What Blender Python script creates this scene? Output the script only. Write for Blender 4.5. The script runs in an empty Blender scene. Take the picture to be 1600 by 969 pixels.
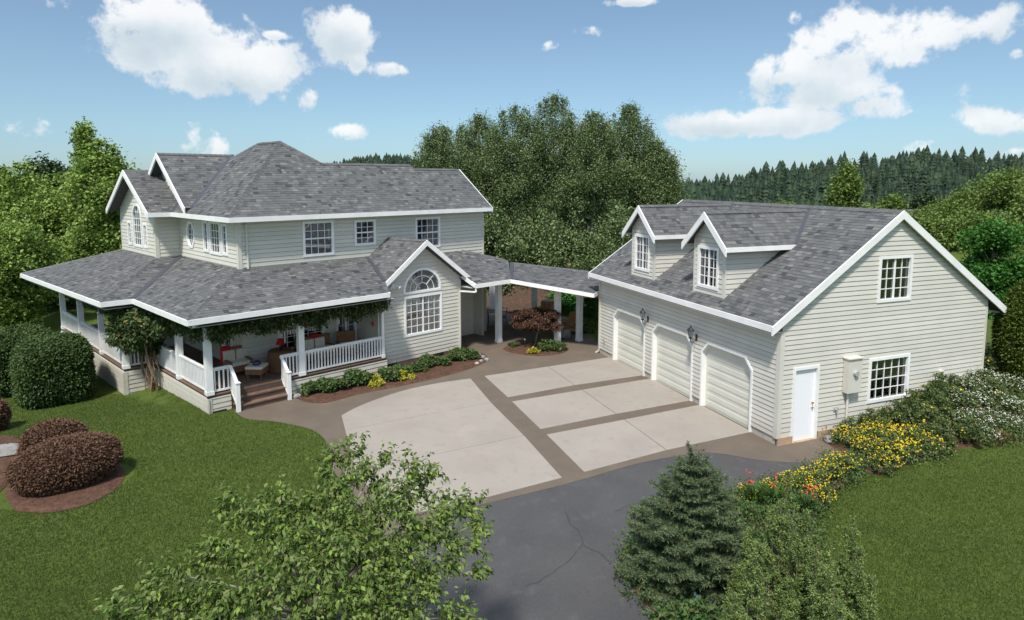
import bpy, math, random
import numpy as np
from mathutils import Matrix, Vector
from math import radians, sin, cos, pi, sqrt, atan2

random.seed(7)
RN = np.random.default_rng(7)
SC = bpy.context.scene
COL = SC.collection

# ------------------------------------------------------------------ camera
CP = np.array([-12.691, -13.154, 7.241])
YAW, PIT, FPX, PPY = radians(69.282), radians(-6.031), 999.2, 385.3
FW = np.array([cos(YAW) * cos(PIT), sin(YAW) * cos(PIT), sin(PIT)])
RT = np.array([sin(YAW), -cos(YAW), 0.0])
UP = np.cross(RT, FW)
cam = bpy.data.cameras.new('camera')
camo = bpy.data.objects.new('camera', cam)
COL.objects.link(camo)
M = Matrix.Identity(4)
for r in range(3):
    M[r][0], M[r][1], M[r][2], M[r][3] = RT[r], UP[r], -FW[r], CP[r]
camo.matrix_world = M
cam.sensor_width = 36.0
cam.lens = 36.0 * FPX / 1600.0
cam.shift_y = -(484.5 - PPY) / 1600.0
cam.clip_start, cam.clip_end = 0.1, 5000.0
SC.camera = camo

def ray(u, v):
    return FW + RT * (u - 800) / FPX - UP * (v - PPY) / FPX
def at(u, v, z=0.0):                     # point of a level plane
    d = ray(u, v); return CP + d * (z - CP[2]) / d[2]
def atd(u, v, dist):                     # point at a distance
    return CP + ray(u, v) * dist
def pix(X):
    d = np.asarray(X) - CP; w = d @ FW
    return 800 + FPX * (d @ RT) / w, PPY - FPX * (d @ UP) / w, w

# ------------------------------------------------------------------ world, sun, exposure
SUN_H = np.array([-0.60, -0.80]); SUN_EL = 57.0
SC.view_settings.view_transform = 'Standard'
SC.view_settings.look = 'None'
SC.view_settings.exposure = 1.15
SC.view_settings.gamma = 1.0
wd = bpy.data.worlds.new('World'); SC.world = wd; wd.use_nodes = True
nt = wd.node_tree; nt.nodes.clear()
def N(t, **k):
    n = nt.nodes.new(t)
    for a, b in k.items(): setattr(n, a, b)
    return n
def L(a, b): nt.links.new(a, b)
def mth(op, a, b=None, c=None, clamp=False):
    n = nt.nodes.new('ShaderNodeMath'); n.operation = op; n.use_clamp = clamp
    for i, x in enumerate([a, b, c]):
        if x is None: continue
        if isinstance(x, (int, float)): n.inputs[i].default_value = x
        else: nt.links.new(x, n.inputs[i])
    return n.outputs[0]
sky = N('ShaderNodeTexSky', sky_type='NISHITA', sun_disc=False)
sky.sun_elevation = radians(SUN_EL)
sky.sun_rotation = atan2(SUN_H[0], SUN_H[1])
sky.air_density, sky.dust_density, sky.ozone_density = 1.0, 0.25, 2.0
tc = N('ShaderNodeTexCoord'); sp = N('ShaderNodeSeparateXYZ'); L(tc.outputs['Generated'], sp.inputs[0])
az = mth('ARCTAN2', sp.outputs[1], sp.outputs[0]); el = mth('ARCSINE', sp.outputs[2])
n1 = N('ShaderNodeTexNoise'); n1.inputs['Scale'].default_value = 9.0; n1.inputs['Detail'].default_value = 8; n1.inputs['Roughness'].default_value = 0.58
n2 = N('ShaderNodeTexNoise'); n2.inputs['Scale'].default_value = 26.0; n2.inputs['Detail'].default_value = 6; n2.inputs['Roughness'].default_value = 0.62
L(tc.outputs['Generated'], n1.inputs[0]); L(tc.outputs['Generated'], n2.inputs[0])
CLOUDS = [  # u, v, half width, half height, softness (pixels of the photograph)
 (300,60,120,75,.95),(340,120,110,40,.85),(225,30,90,34,.75),(110,8,60,14,.7),(390,110,85,50,1.0),(200,35,120,50,.58),(430,55,24,8,.9),(545,48,48,42,1.0),(612,108,42,14,.7),(562,97,18,12,.6),(482,155,20,18,.7),
 (325,222,46,40,.7),(50,200,70,26,.75),(538,209,38,18,1.0),(478,216,16,6,.4),(995,3,45,7,.8),(916,48,28,10,.6),(863,70,18,12,.7),(1243,30,14,12,.6),
 (1315,110,150,72,1.0),(1315,58,90,46,1.0),(1465,48,115,36,1.0),(1385,85,90,45,1.0),(1215,110,55,40,1.0),(1120,195,70,20,.9),(1230,190,120,24,.9),(1380,160,70,45,.9),(1475,97,30,7,.5),
 (1555,195,85,24,.75),(1450,228,90,16,.7),(1590,240,50,12,.5),(1590,84,18,10,.5)]
SOFT = 0.0
cov = None; low = None
def blob(a0, e0, wa, we, k):
    global cov, low
    x = mth('DIVIDE', mth('SUBTRACT', az, a0), wa)
    y = mth('DIVIDE', mth('SUBTRACT', el, e0), we)
    d = mth('SQRT', mth('ADD', mth('MULTIPLY', x, x), mth('MULTIPLY', y, y)))
    m = mth('MULTIPLY', mth('SUBTRACT', 1.20, d, clamp=False), k)
    m = mth('MINIMUM', mth('MAXIMUM', m, -2.0), 0.74 * k)
    cov = m if cov is None else mth('MAXIMUM', cov, m)
    w = mth('MULTIPLY', mth('MAXIMUM', m, 0.0), mth('MULTIPLY', y, -1.0))
    low = w if low is None else mth('ADD', low, w)
for (u, v, w, h, k) in CLOUDS:
    d = ray(u, v); d = d / np.linalg.norm(d)
    q_ = 1 + ((u - 800) / 999.0) ** 2; blob(float(atan2(d[1], d[0])), float(math.asin(d[2])), w / 1010.0 / q_, h / 1010.0 / sqrt(q_), k)
rc = random.Random(3)
for i in range(34):                       # unseen clouds added round and overhead, for whiter and brighter fill light
    e_ = rc.uniform(.42, 1.35) if i < 22 else rc.uniform(.12, .4)
    a = (YAW + (rc.uniform(-pi, pi) if i < 22 else pi + rc.uniform(-2.2, 2.2)) + pi) % (2 * pi) - pi
    a = max(-pi + .25, min(pi - .25, a)); sz_ = rc.uniform(.14, .30) * (1 + e_ * .4)
    blob(a, e_, sz_ / max(.25, cos(e_)), sz_ * .42, rc.uniform(.8, 1.05))
nz = mth('ADD', mth('MULTIPLY', mth('SUBTRACT', n1.outputs[0], .5), 4.2), mth('MULTIPLY', mth('SUBTRACT', n2.outputs[0], .5), 2.8))
dens = mth('ADD', cov, mth('MULTIPLY', nz, .58))
mr = N('ShaderNodeMapRange', interpolation_type='SMOOTHSTEP'); mr.inputs['From Min'].default_value = .20; mr.inputs['From Max'].default_value = .62
L(dens, mr.inputs[0])
mask = mth('MULTIPLY', mr.outputs[0], .90)
sh = mth('ADD', mth('MULTIPLY', low, .55), mth('MULTIPLY', mth('SUBTRACT', n1.outputs[0], .5), 1.4))
mr2 = N('ShaderNodeMapRange', interpolation_type='SMOOTHSTEP'); mr2.inputs['From Min'].default_value = -.25; mr2.inputs['From Max'].default_value = .55
L(sh, mr2.inputs[0])
cc = N('ShaderNodeMix', data_type='RGBA'); L(mr2.outputs[0], cc.inputs['Factor'])
cc.inputs['A'].default_value = (3.05, 3.07, 3.08, 1); cc.inputs['B'].default_value = (1.85, 2.15, 2.35, 1)
mx = N('ShaderNodeMix', data_type='RGBA'); L(mask, mx.inputs['Factor'])
tint = N('ShaderNodeMix', data_type='RGBA', blend_type='MULTIPLY'); tint.inputs['Factor'].default_value = 1.0
L(sky.outputs[0], tint.inputs['A'])
el_tint = N('ShaderNodeValToRGB'); L(el, el_tint.inputs[0]); he = el_tint.color_ramp.elements     # elevation tint on sky: low band dimmed, cooled; overhead kept bright for fill
he[0].position = 0.0; he[0].color = (.184, .255, .356, 1); he[1].position = .6; he[1].color = (.92, .84, .76, 1)
for p_, c_ in ((.045, (0.220, 0.279, 0.356)), (.08, (0.255, 0.303, 0.344)), (.16, (0.315, 0.336, 0.344)), (.27, (0.356, 0.368, 0.356))):
    q_ = he.new(p_); q_.color = (*c_, 1)
L(el_tint.outputs[0], tint.inputs['B'])
L(tint.outputs['Result'], mx.inputs['A']); L(cc.outputs['Result'], mx.inputs['B'])
bg = N('ShaderNodeBackground'); bg.inputs[1].default_value = 0.15
L(mx.outputs['Result'], bg.inputs[0])
wo = N('ShaderNodeOutputWorld'); L(bg.outputs[0], wo.inputs[0])
sun = bpy.data.lights.new('sun', 'SUN'); sun.energy = 2.2; sun.angle = radians(6.0); sun.color = (1.0, .955, .88)
so = bpy.data.objects.new('sun', sun); COL.objects.link(so)
sd = Vector((SUN_H[0] * cos(radians(SUN_EL)), SUN_H[1] * cos(radians(SUN_EL)), sin(radians(SUN_EL))))
so.rotation_euler = (-sd).to_track_quat('-Z', 'Y').to_euler(); so.location = (0, 0, 60)

# ------------------------------------------------------------------ materials
def mat(name, col, rough=.7, spec=.3, var=0.0, vscale=3.0, bump=0.0, bscale=40.0, island=0.0, col2=None, metal=0.0, transl=0.0,
        spots=None, isl_cols=None, objvar=0.0, stretch=None, attr=None, splash=None):
    m = bpy.data.materials.new(name); m.use_nodes = True
    t = m.node_tree; b = t.nodes['Principled BSDF']; out = t.nodes['Material Output']
    b.inputs['Roughness'].default_value = rough; b.inputs['Specular IOR Level'].default_value = spec; b.inputs['Metallic'].default_value = metal
    def nd(k, **kw):
        n = t.nodes.new(k)
        for a, v in kw.items(): setattr(n, a, v)
        return n
    c0 = nd('ShaderNodeRGB'); c0.outputs[0].default_value = (*col, 1); cur = c0.outputs[0]
    co = nd('ShaderNodeTexCoord').outputs['Object']
    if stretch:
        mp = nd('ShaderNodeMapping'); mp.inputs['Scale'].default_value = stretch; t.links.new(co, mp.inputs[0]); co = mp.outputs[0]
    def mixc(fac, a, bcol, blend='MIX'):
        x = nd('ShaderNodeMix', data_type='RGBA', blend_type=blend)
        if isinstance(fac, float): x.inputs['Factor'].default_value = fac
        else: t.links.new(fac, x.inputs['Factor'])
        for s, q in (('A', a), ('B', bcol)):
            if isinstance(q, tuple): x.inputs[s].default_value = (*q, 1)
            else: t.links.new(q, x.inputs[s])
        return x.outputs['Result']
    if isl_cols or island:
        if attr:
            g = nd('ShaderNodeAttribute', attribute_name=attr).outputs['Fac']
        else:
            g = nd('ShaderNodeNewGeometry').outputs['Random Per Island']
        cr = nd('ShaderNodeValToRGB'); t.links.new(g, cr.inputs[0])
        cs = isl_cols or [tuple(c * (1 - island) for c in col), tuple(min(1, c * (1 + island)) for c in col)]
        e = cr.color_ramp.elements
        e[0].position = 0; e[0].color = (*cs[0], 1); e[1].position = 1; e[1].color = (*cs[-1], 1)
        for i in range(1, len(cs) - 1):
            q = e.new(i / (len(cs) - 1)); q.color = (*cs[i], 1)
        cur = cr.outputs[0]
    if var:
        no = nd('ShaderNodeTexNoise'); no.inputs['Scale'].default_value = vscale; no.inputs['Detail'].default_value = 5; t.links.new(co, no.inputs[0])
        rp = nd('ShaderNodeMapRange'); rp.inputs['From Min'].default_value = .3; rp.inputs['From Max'].default_value = .7
        t.links.new(no.outputs[0], rp.inputs[0])
        if col2:
            cur = mixc(rp.outputs[0], cur, col2)
        else:
            sc = nd('ShaderNodeMapRange'); sc.inputs['To Min'].default_value = 1 - var; sc.inputs['To Max'].default_value = 1 + var
            t.links.new(rp.outputs[0], sc.inputs[0])
            hs = nd('ShaderNodeHueSaturation'); t.links.new(cur, hs.inputs['Color']); t.links.new(sc.outputs[0], hs.inputs['Value']); cur = hs.outputs[0]
    if spots:     # (colour, scale, lo, hi)
        for (c_, s_, lo, hi) in spots:
            no = nd('ShaderNodeTexNoise'); no.inputs['Scale'].default_value = s_; no.inputs['Detail'].default_value = 4; t.links.new(co, no.inputs[0])
            rp = nd('ShaderNodeMapRange'); rp.inputs['From Min'].default_value = lo; rp.inputs['From Max'].default_value = hi
            t.links.new(no.outputs[0], rp.inputs[0]); cur = mixc(rp.outputs[0], cur, c_)
    if splash:     # soil splashed on the foot of the walls
        sx = nd('ShaderNodeSeparateXYZ'); t.links.new(co, sx.inputs[0]); zr_ = nd('ShaderNodeMapRange'); zr_.inputs['From Min'].default_value = .75; zr_.inputs['From Max'].default_value = .1
        t.links.new(sx.outputs[2], zr_.inputs[0]); no = nd('ShaderNodeTexNoise'); no.inputs['Scale'].default_value = 5; no.inputs['Detail'].default_value = 6; t.links.new(co, no.inputs[0])
        ml = nd('ShaderNodeMath', operation='MULTIPLY'); t.links.new(zr_.outputs[0], ml.inputs[0]); t.links.new(no.outputs[0], ml.inputs[1])
        ml2 = nd('ShaderNodeMath', operation='MULTIPLY'); t.links.new(ml.outputs[0], ml2.inputs[0]); ml2.inputs[1].default_value = .55; cur = mixc(ml2.outputs[0], cur, splash)
    if objvar:
        oi = nd('ShaderNodeObjectInfo'); sc = nd('ShaderNodeMapRange'); sc.inputs['To Min'].default_value = 1 - objvar; sc.inputs['To Max'].default_value = 1 + objvar
        t.links.new(oi.outputs['Random'], sc.inputs[0])
        hs = nd('ShaderNodeHueSaturation'); t.links.new(cur, hs.inputs['Color']); t.links.new(sc.outputs[0], hs.inputs['Value']); cur = hs.outputs[0]
    t.links.new(cur, b.inputs['Base Color'])
    if bump:
        no = nd('ShaderNodeTexNoise'); no.inputs['Scale'].default_value = bscale; no.inputs['Detail'].default_value = 4; t.links.new(co, no.inputs[0])
        bm = nd('ShaderNodeBump'); bm.inputs['Strength'].default_value = min(1, bump); bm.inputs['Distance'].default_value = .02
        t.links.new(no.outputs[0], bm.inputs['Height']); t.links.new(bm.outputs[0], b.inputs['Normal'])
    if transl:
        tr = nd('ShaderNodeBsdfTranslucent'); t.links.new(cur, tr.inputs[0])
        ms = nd('ShaderNodeMixShader'); ms.inputs[0].default_value = transl
        t.links.new(b.outputs[0], ms.inputs[1]); t.links.new(tr.outputs[0], ms.inputs[2]); t.links.new(ms.outputs[0], out.inputs[0])
    return m

MS = mat('siding_paint_house', (.575, .56, .485), .55, .3, var=.05, vscale=1.2, bump=.15, bscale=60, objvar=.05, splash=(.30, .24, .17))
MG = mat('siding_paint_garage', (.575, .555, .492), .5, .3, var=.05, vscale=1.2, bump=.15, bscale=60, objvar=.05, splash=(.30, .24, .17))
MGD = mat('garage_door_paint', (.62, .61, .53), .45, .3, var=.04, vscale=1.5)
MW = mat('white_paint', (.79, .79, .77), .45, .4, var=.06, vscale=2.5, bump=.1, bscale=50, objvar=.03)
MWd = mat('white_door_paint', (.82, .83, .86), .35, .4)
MSH = mat('roof_shingle', (.16, .16, .17), .9, .15, attr='rnd',
          isl_cols=[(.058, .060, .062), (.090, .092, .094), (.110, .112, .114), (.124, .126, .126), (.142, .143, .140), (.185, .186, .176)], var=.10, vscale=30, bump=.4, bscale=250)
MSI = MSH
MRD = mat('roof_underlay', (.09, .09, .10), .95, .1)
MFL = mat('valley_metal', (.06, .065, .075), .45, .5)
MCON = mat('concrete_foundation', (.42, .38, .33), .85, .2, var=.18, vscale=4, bump=.3, bscale=50)
MTAN = mat('tan_foundation', (.40, .29, .19), .85, .2, var=.2, vscale=4, bump=.3, bscale=50)
MSL = mat('pale_concrete', (.312, .280, .240), .8, .25, var=.05, vscale=.7, bump=.25, bscale=120, objvar=.02,
          spots=[((.345, .30, .26), 1.1, .5, .8), ((.26, .225, .19), 3.3, .56, .85), ((.25, .215, .18), 45, .62, .8), ((.28, .245, .21), .45, .5, .75)])
MBR = mat('brown_aggregate', (.150, .120, .092), .85, .2, var=.12, vscale=1.3, bump=.6, bscale=110,
          spots=[((.11, .088, .070), 60, .5, .7), ((.21, .175, .145), 85, .58, .75)])
MAS = mat('asphalt', (.078, .076, .075), .8, .25, var=.10, vscale=.8, bump=.5, bscale=160,
          spots=[((.066, .065, .067), .7, .50, .66), ((.092, .09, .088), 3.1, .56, .72), ((.15, .148, .148), 90, .56, .75), ((.05, .05, .052), 70, .6, .75)], stretch=(1, 1, 1))
MGR = mat('lawn_grass', (.080, .116, .024), .9, .1, var=.12, vscale=.5, bump=1.0, bscale=55,
          spots=[((.085, .125, .026), 1.4, .5, .75), ((.050, .076, .014), 6, .52, .78), ((.12, .125, .04), 30, .56, .8), ((.040, .065, .012), 60, .55, .75)])
MBK = mat('bark_mulch', (.095, .052, .036), .95, .1, var=.35, vscale=9, bump=1.0, bscale=45, spots=[((.18, .105, .072), 38, .55, .7), ((.04, .02, .014), 30, .55, .75)])
MSO = mat('hill_soil', (.05, .07, .025), .95, .1, var=.2, vscale=.05)
MDK = mat('deck_boards', (.155, .100, .072), .65, .3, var=.2, vscale=6, stretch=(1, 1, 6), objvar=.15)
MDKe = mat('deck_edge', (.10, .066, .052), .65, .3, var=.2, vscale=6)
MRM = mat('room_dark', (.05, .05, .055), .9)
MCU = mat('curtain_cloth', (.62, .62, .55), .9, var=.1, vscale=6)
MBL = mat('window_blind', (.35, .36, .36), .8)
MIR = mat('black_iron', (.02, .02, .022), .4, .5)
MMT = mat('grey_metal', (.42, .43, .42), .5, .4, metal=.2)
MBRS = mat('brass', (.6, .42, .15), .3, .5, metal=.9)
MTRK = mat('tree_bark', (.15, .12, .095), .9, .1, var=.3, vscale=8, bump=.8, bscale=20)
MTRB = mat('birch_bark', (.45, .43, .39), .8, .1, var=.4, vscale=6)
MTRP = mat('pale_twig_bark', (.30, .27, .23), .8, .1, var=.25, vscale=10)
MWK = mat('wicker', (.22, .11, .055), .6, .3, var=.3, vscale=30, bump=1, bscale=90)
MRED = mat('red_cloth', (.38, .015, .015), .8)
MCR = mat('cream_cloth', (.62, .56, .46), .85, var=.08, vscale=8)
MBN = mat('brown_cloth', (.14, .07, .035), .85)
MBLU = mat('blue_glaze', (.02, .035, .09), .15, .6)
MWD = mat('cedar_wood', (.42, .23, .10), .6, .3, var=.2, vscale=9)
MLOG = mat('cut_log', (.42, .26, .17), .8, var=.3, vscale=6)
MST = mat('grey_stone', (.26, .25, .235), .85, .2, var=.3, vscale=4, bump=.8, bscale=12, objvar=.3)

def leafmat(name, cols, tr=.3, rough=.6, spec=.25):
    return mat(name, cols[0], rough, spec, isl_cols=cols, transl=tr)
LF = leafmat('fg_tree_leaf', [(0.060, 0.104, 0.023), (0.104, 0.170, 0.035), (0.148, 0.216, 0.049), (0.208, 0.233, 0.089), (0.227, 0.366, 0.049)], .3)
LB = leafmat('birch_leaf', [(0.059, 0.101, 0.035), (0.099, 0.156, 0.054), (0.137, 0.200, 0.066), (0.183, 0.233, 0.095), (0.279, 0.328, 0.164)], .25)
LL = leafmat('left_tree_leaf', [(0.099, 0.165, 0.036), (0.164, 0.258, 0.050), (0.242, 0.349, 0.071), (0.351, 0.452, 0.121)], .3)
LDK = leafmat('dark_leaf', [(0.023, 0.047, 0.021), (0.040, 0.072, 0.027), (0.064, 0.098, 0.038)], .2)
LW = leafmat('willow_leaf', [(0.084, 0.143, 0.029), (0.148, 0.223, 0.047), (0.215, 0.286, 0.076)], .3)
LA = leafmat('bright_leaf', [(0.030, 0.102, 0.018), (0.054, 0.168, 0.024), (0.096, 0.240, 0.042)], .3)
LH = leafmat('hedge_leaf', [(0.028, 0.053, 0.017), (0.050, 0.091, 0.025), (0.090, 0.140, 0.037), (0.063, 0.113, 0.029)], .2)
LBB = leafmat('barberry_leaf', [(0.070, 0.035, 0.025), (0.133, 0.067, 0.044), (0.200, 0.118, 0.071), (0.155, 0.096, 0.050)], .2)
LSP = leafmat('spruce_needle', [(0.051, 0.081, 0.043), (0.077, 0.115, 0.057), (0.112, 0.157, 0.074), (0.172, 0.197, 0.080)], .1)
LJU = leafmat('juniper_needle', [(0.062, 0.106, 0.030), (0.097, 0.158, 0.043), (0.176, 0.237, 0.066), (0.281, 0.333, 0.096)], .15)
LAV = leafmat('arborvitae_leaf', [(0.056, 0.088, 0.013), (0.096, 0.144, 0.022), (0.144, 0.192, 0.032)], .15)
LCF = leafmat('forest_conifer', [(0.010, 0.023, 0.013), (0.017, 0.037, 0.019), (0.028, 0.052, 0.025), (0.040, 0.063, 0.029)], .05)
LVI = leafmat('vine_leaf', [(0.025, 0.053, 0.020), (0.049, 0.091, 0.031), (0.077, 0.133, 0.049), (0.182, 0.210, 0.056)], .25)
LVO = leafmat('vine_autumn_leaf', [(.20, .18, .05), (.28, .13, .07), (.16, .07, .04)], .25)
LMP = leafmat('maple_leaf', [(0.051, 0.030, 0.021), (0.097, 0.056, 0.035), (0.129, 0.082, 0.041), (0.180, 0.066, 0.064)], .25)
LSB = leafmat('bed_leaf', [(0.037, 0.081, 0.024), (0.067, 0.133, 0.037), (0.105, 0.194, 0.052), (0.133, 0.089, 0.045)], .25)
LYE = leafmat('gold_leaf', [(.38, .36, .03), (.50, .46, .05), (.30, .34, .04)], .3)
LFY = leafmat('yellow_petal', [(.70, .48, .01), (.78, .58, .02), (.62, .55, .04)], .2)
LFW = leafmat('white_petal', [(.70, .70, .62), (.78, .78, .72), (.55, .60, .50)], .2)
LFR = leafmat('red_petal', [(.50, .05, .02), (.60, .10, .04)], .2)
LFP = leafmat('violet_petal', [(.12, .10, .40), (.20, .16, .50)], .2)
LGM = leafmat('meadow_leaf', [(0.057, 0.103, 0.025), (0.092, 0.149, 0.040), (0.138, 0.184, 0.069), (0.196, 0.196, 0.092)], .3)
LBD = leafmat('blade_leaf', [(.03, .08, .015), (.05, .12, .02), (.09, .17, .03)], .3)

def glassmat():
    m = bpy.data.materials.new('window_glass'); m.use_nodes = True; t = m.node_tree; t.nodes.clear()
    a = t.nodes.new('ShaderNodeBsdfTransparent'); a.inputs[0].default_value = (.72, .75, .76, 1)
    g = t.nodes.new('ShaderNodeBsdfGlossy'); g.inputs['Roughness'].default_value = .03; g.inputs[0].default_value = (.9, .93, 1, 1)
    f = t.nodes.new('ShaderNodeFresnel'); f.inputs[0].default_value = 1.55
    q = t.nodes.new('ShaderNodeMath'); q.operation = 'MULTIPLY_ADD'; q.inputs[1].default_value = 1.2; q.inputs[2].default_value = .11
    no = t.nodes.new('ShaderNodeTexNoise'); no.inputs['Scale'].default_value = 1.5
    bm = t.nodes.new('ShaderNodeBump'); bm.inputs['Strength'].default_value = .06
    t.links.new(no.outputs[0], bm.inputs['Height']); t.links.new(bm.outputs[0], g.inputs['Normal'])
    t.links.new(f.outputs[0], q.inputs[0]); x = t.nodes.new('ShaderNodeMixShader'); t.links.new(q.outputs[0], x.inputs[0])
    t.links.new(a.outputs[0], x.inputs[1]); t.links.new(g.outputs[0], x.inputs[2])
    o = t.nodes.new('ShaderNodeOutputMaterial'); t.links.new(x.outputs[0], o.inputs[0]); return m
MGL = glassmat()

# ------------------------------------------------------------------ helpers
def link(o, parent=None, kind=None):
    COL.objects.link(o)
    if parent is not None:
        o.parent = parent
        p = parent; T = Vector((0, 0, 0))
        while p is not None:
            T += Vector(p.location) if p.get('_base') else Vector((0, 0, 0)); p = p.parent
        o.matrix_parent_inverse = Matrix.Translation(-Vector(parent['_o'])) if parent.get('_o') is not None else Matrix.Identity(4)
    if kind: o['kind'] = kind
    return o
def obj(name, V, Fc, m, parent=None, kind=None, smooth=False, rnd=None):
    me = bpy.data.meshes.new(name)
    me.from_pydata([tuple(map(float, v)) for v in V], [], Fc)
    if smooth: me.polygons.foreach_set('use_smooth', [True] * len(me.polygons))
    me.materials.append(m)
    if rnd is not None:
        a = me.attributes.new('rnd', 'FLOAT', 'FACE'); a.data.foreach_set('value', np.asarray(rnd, dtype=np.float32))
    o = bpy.data.objects.new(name, me)
    return link(o, parent, kind)
def tagp(o, label=None, cat=None, group=None, kind=None):
    if label: o['label'] = label
    if cat: o['category'] = cat
    if group: o['group'] = group
    if kind: o['kind'] = kind
    return o
def thing(name, label, cat, loc=(0, 0, 0), group=None):
    e = bpy.data.objects.new(name, None); e.location = tuple(map(float, loc)); e.empty_display_size = .2
    COL.objects.link(e); e['_o'] = tuple(map(float, loc)); return tagp(e, label, cat, group)
class MB:
    def __init__(s): s.V = []; s.F = []
    def add(s, V, Fc):
        n = len(s.V); s.V += [tuple(map(float, v)) for v in V]; s.F += [tuple(i + n for i in f) for f in Fc]; return s
    def box(s, c, sz, ax=None):
        c = np.array(c, float); ax = np.eye(3) if ax is None else np.array(ax, float); h = np.array(sz) / 2
        V = [c + ax[0] * x * h[0] + ax[1] * y * h[1] + ax[2] * z * h[2] for x in (-1, 1) for y in (-1, 1) for z in (-1, 1)]
        return s.add(V, [(0, 1, 3, 2), (4, 6, 7, 5), (0, 4, 5, 1), (2, 3, 7, 6), (0, 2, 6, 4), (1, 5, 7, 3)])
    def bar(s, p, q, w, h, up=(0, 0, 1)):     # a box from p to q
        p = np.array(p, float); q = np.array(q, float); d = q - p; l = np.linalg.norm(d); d = d / l
        u = np.array(up, float); r = np.cross(d, u); r /= np.linalg.norm(r); u = np.cross(r, d)
        return s.box((p + q) / 2, (l, w, h), (d, r, u))
    def tube(s, pts, rad, n=8, cap=True):
        pts = [np.array(p, float) for p in pts]; R = rad if hasattr(rad, '__len__') else [rad] * len(pts)
        base = len(s.V); prev = None
        for i, p in enumerate(pts):
            d = pts[min(i + 1, len(pts) - 1)] - pts[max(i - 1, 0)]; d = d / (np.linalg.norm(d) + 1e-9)
            u = np.array([0, 0, 1.]) if abs(d[2]) < .9 else np.array([1., 0, 0])
            if prev is not None: u = prev
            r = np.cross(d, u); r /= np.linalg.norm(r) + 1e-9; u = np.cross(r, d); prev = u
            for k in range(n):
                a = 2 * pi * k / n; s.V.append(tuple(p + R[i] * (cos(a) * r + sin(a) * u)))
        for i in range(len(pts) - 1):
            for k in range(n):
                a = base + i * n + k; b = base + i * n + (k + 1) % n; s.F.append((a, b, b + n, a + n))
        if cap:
            s.F.append(tuple(base + k for k in range(n))[::-1]); s.F.append(tuple(base + (len(pts) - 1) * n + k for k in range(n)))
        return s
    def lathe(s, c, prof, n=12):
        base = len(s.V)
        for (r, z) in prof:
            for k in range(n): a = 2 * pi * k / n; s.V.append((c[0] + r * cos(a), c[1] + r * sin(a), c[2] + z))
        for i in range(len(prof) - 1):
            for k in range(n):
                a = base + i * n + k; b = base + i * n + (k + 1) % n; s.F.append((a, b, b + n, a + n))
        return s
    def prism(s, poly, off):                   # poly: 3-D points, extruded by the vector off
        n = len(poly); P0 = [np.array(p, float) for p in poly]; P1 = [p + np.array(off, float) for p in P0]
        return s.add(P0 + P1, [tuple(range(n))[::-1], tuple(range(n, 2 * n))] + [(i, (i + 1) % n, n + (i + 1) % n, n + i) for i in range(n)])
    def build(s, name, m, parent=None, kind=None, smooth=False): return obj(name, s.V, s.F, m, parent, kind, smooth)

def clip(poly, a, b, c):                       # keep a*x+b*y+c >= 0 (2-D convex)
    out = []; n = len(poly)
    for i in range(n):
        p, q = poly[i], poly[(i + 1) % n]; dp = a * p[0] + b * p[1] + c; dq = a * q[0] + b * q[1] + c
        if dp >= 0: out.append(p)
        if (dp >= 0) != (dq >= 0):
            t = dp / (dp - dq); out.append((p[0] + (q[0] - p[0]) * t, p[1] + (q[1] - p[1]) * t))
    return out
def area(p): return sum(p[i][0] * p[(i + 1) % len(p)][1] - p[(i + 1) % len(p)][0] * p[i][1] for i in range(len(p))) / 2
def ccw(p): return p if area(p) > 0 else p[::-1]
def edges(cx):
    cx = ccw(cx)
    for i in range(len(cx)):
        p, q = cx[i], cx[(i + 1) % len(cx)]; a, b = -(q[1] - p[1]), q[0] - p[0]; l = math.hypot(a, b)
        if l > 1e-9: yield a / l, b / l, -(a * p[0] + b * p[1]) / l
def clipc(poly, cx):
    for a, b, c in edges(cx):
        poly = clip(poly, a, b, c)
        if len(poly) < 3: return []
    return poly if abs(area(poly)) > 1e-5 else []
def subtract(polys, hole):
    out = []
    for p in polys:
        rem = p
        for a, b, c in edges(hole):
            o = clip(rem, -a, -b, -c)
            if len(o) >= 3 and abs(area(o)) > 2e-4: out.append(o)
            rem = clip(rem, a, b, c)
            if len(rem) < 3: break
    return out
def grow(cx, w):                               # offset a convex polygon outwards
    cx = ccw(cx); E = list(edges(cx)); out = []
    for i in range(len(E)):
        a1, b1, c1 = E[i - 1]; a2, b2, c2 = E[i]; c1 += w; c2 += w; D = a1 * b2 - a2 * b1
        if abs(D) < 1e-6: out.append(cx[i]); continue
        out.append(((b1 * c2 - b2 * c1) / D, (a2 * c1 - a1 * c2) / D))
    return out

# ---- the frame of the house: a runs along the long front, b towards the back
K = np.array([-13.742, 10.536]); TH = radians(21.883); TB = radians(25.883)
EA = np.array([cos(TH), sin(TH)]); EB = np.array([-sin(TB), cos(TB)])
def H(a, b, z=0.0): p = K + a * EA + b * EB; return np.array([p[0], p[1], z])
HIM = np.linalg.inv(np.column_stack([EA, EB]))
def toH(x, y): return HIM @ (np.array([x, y]) - K)
def S(x, a, b):
    t = np.clip((x - a) / (b - a), 0, 1); return t * t * (3 - 2 * t)

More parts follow.
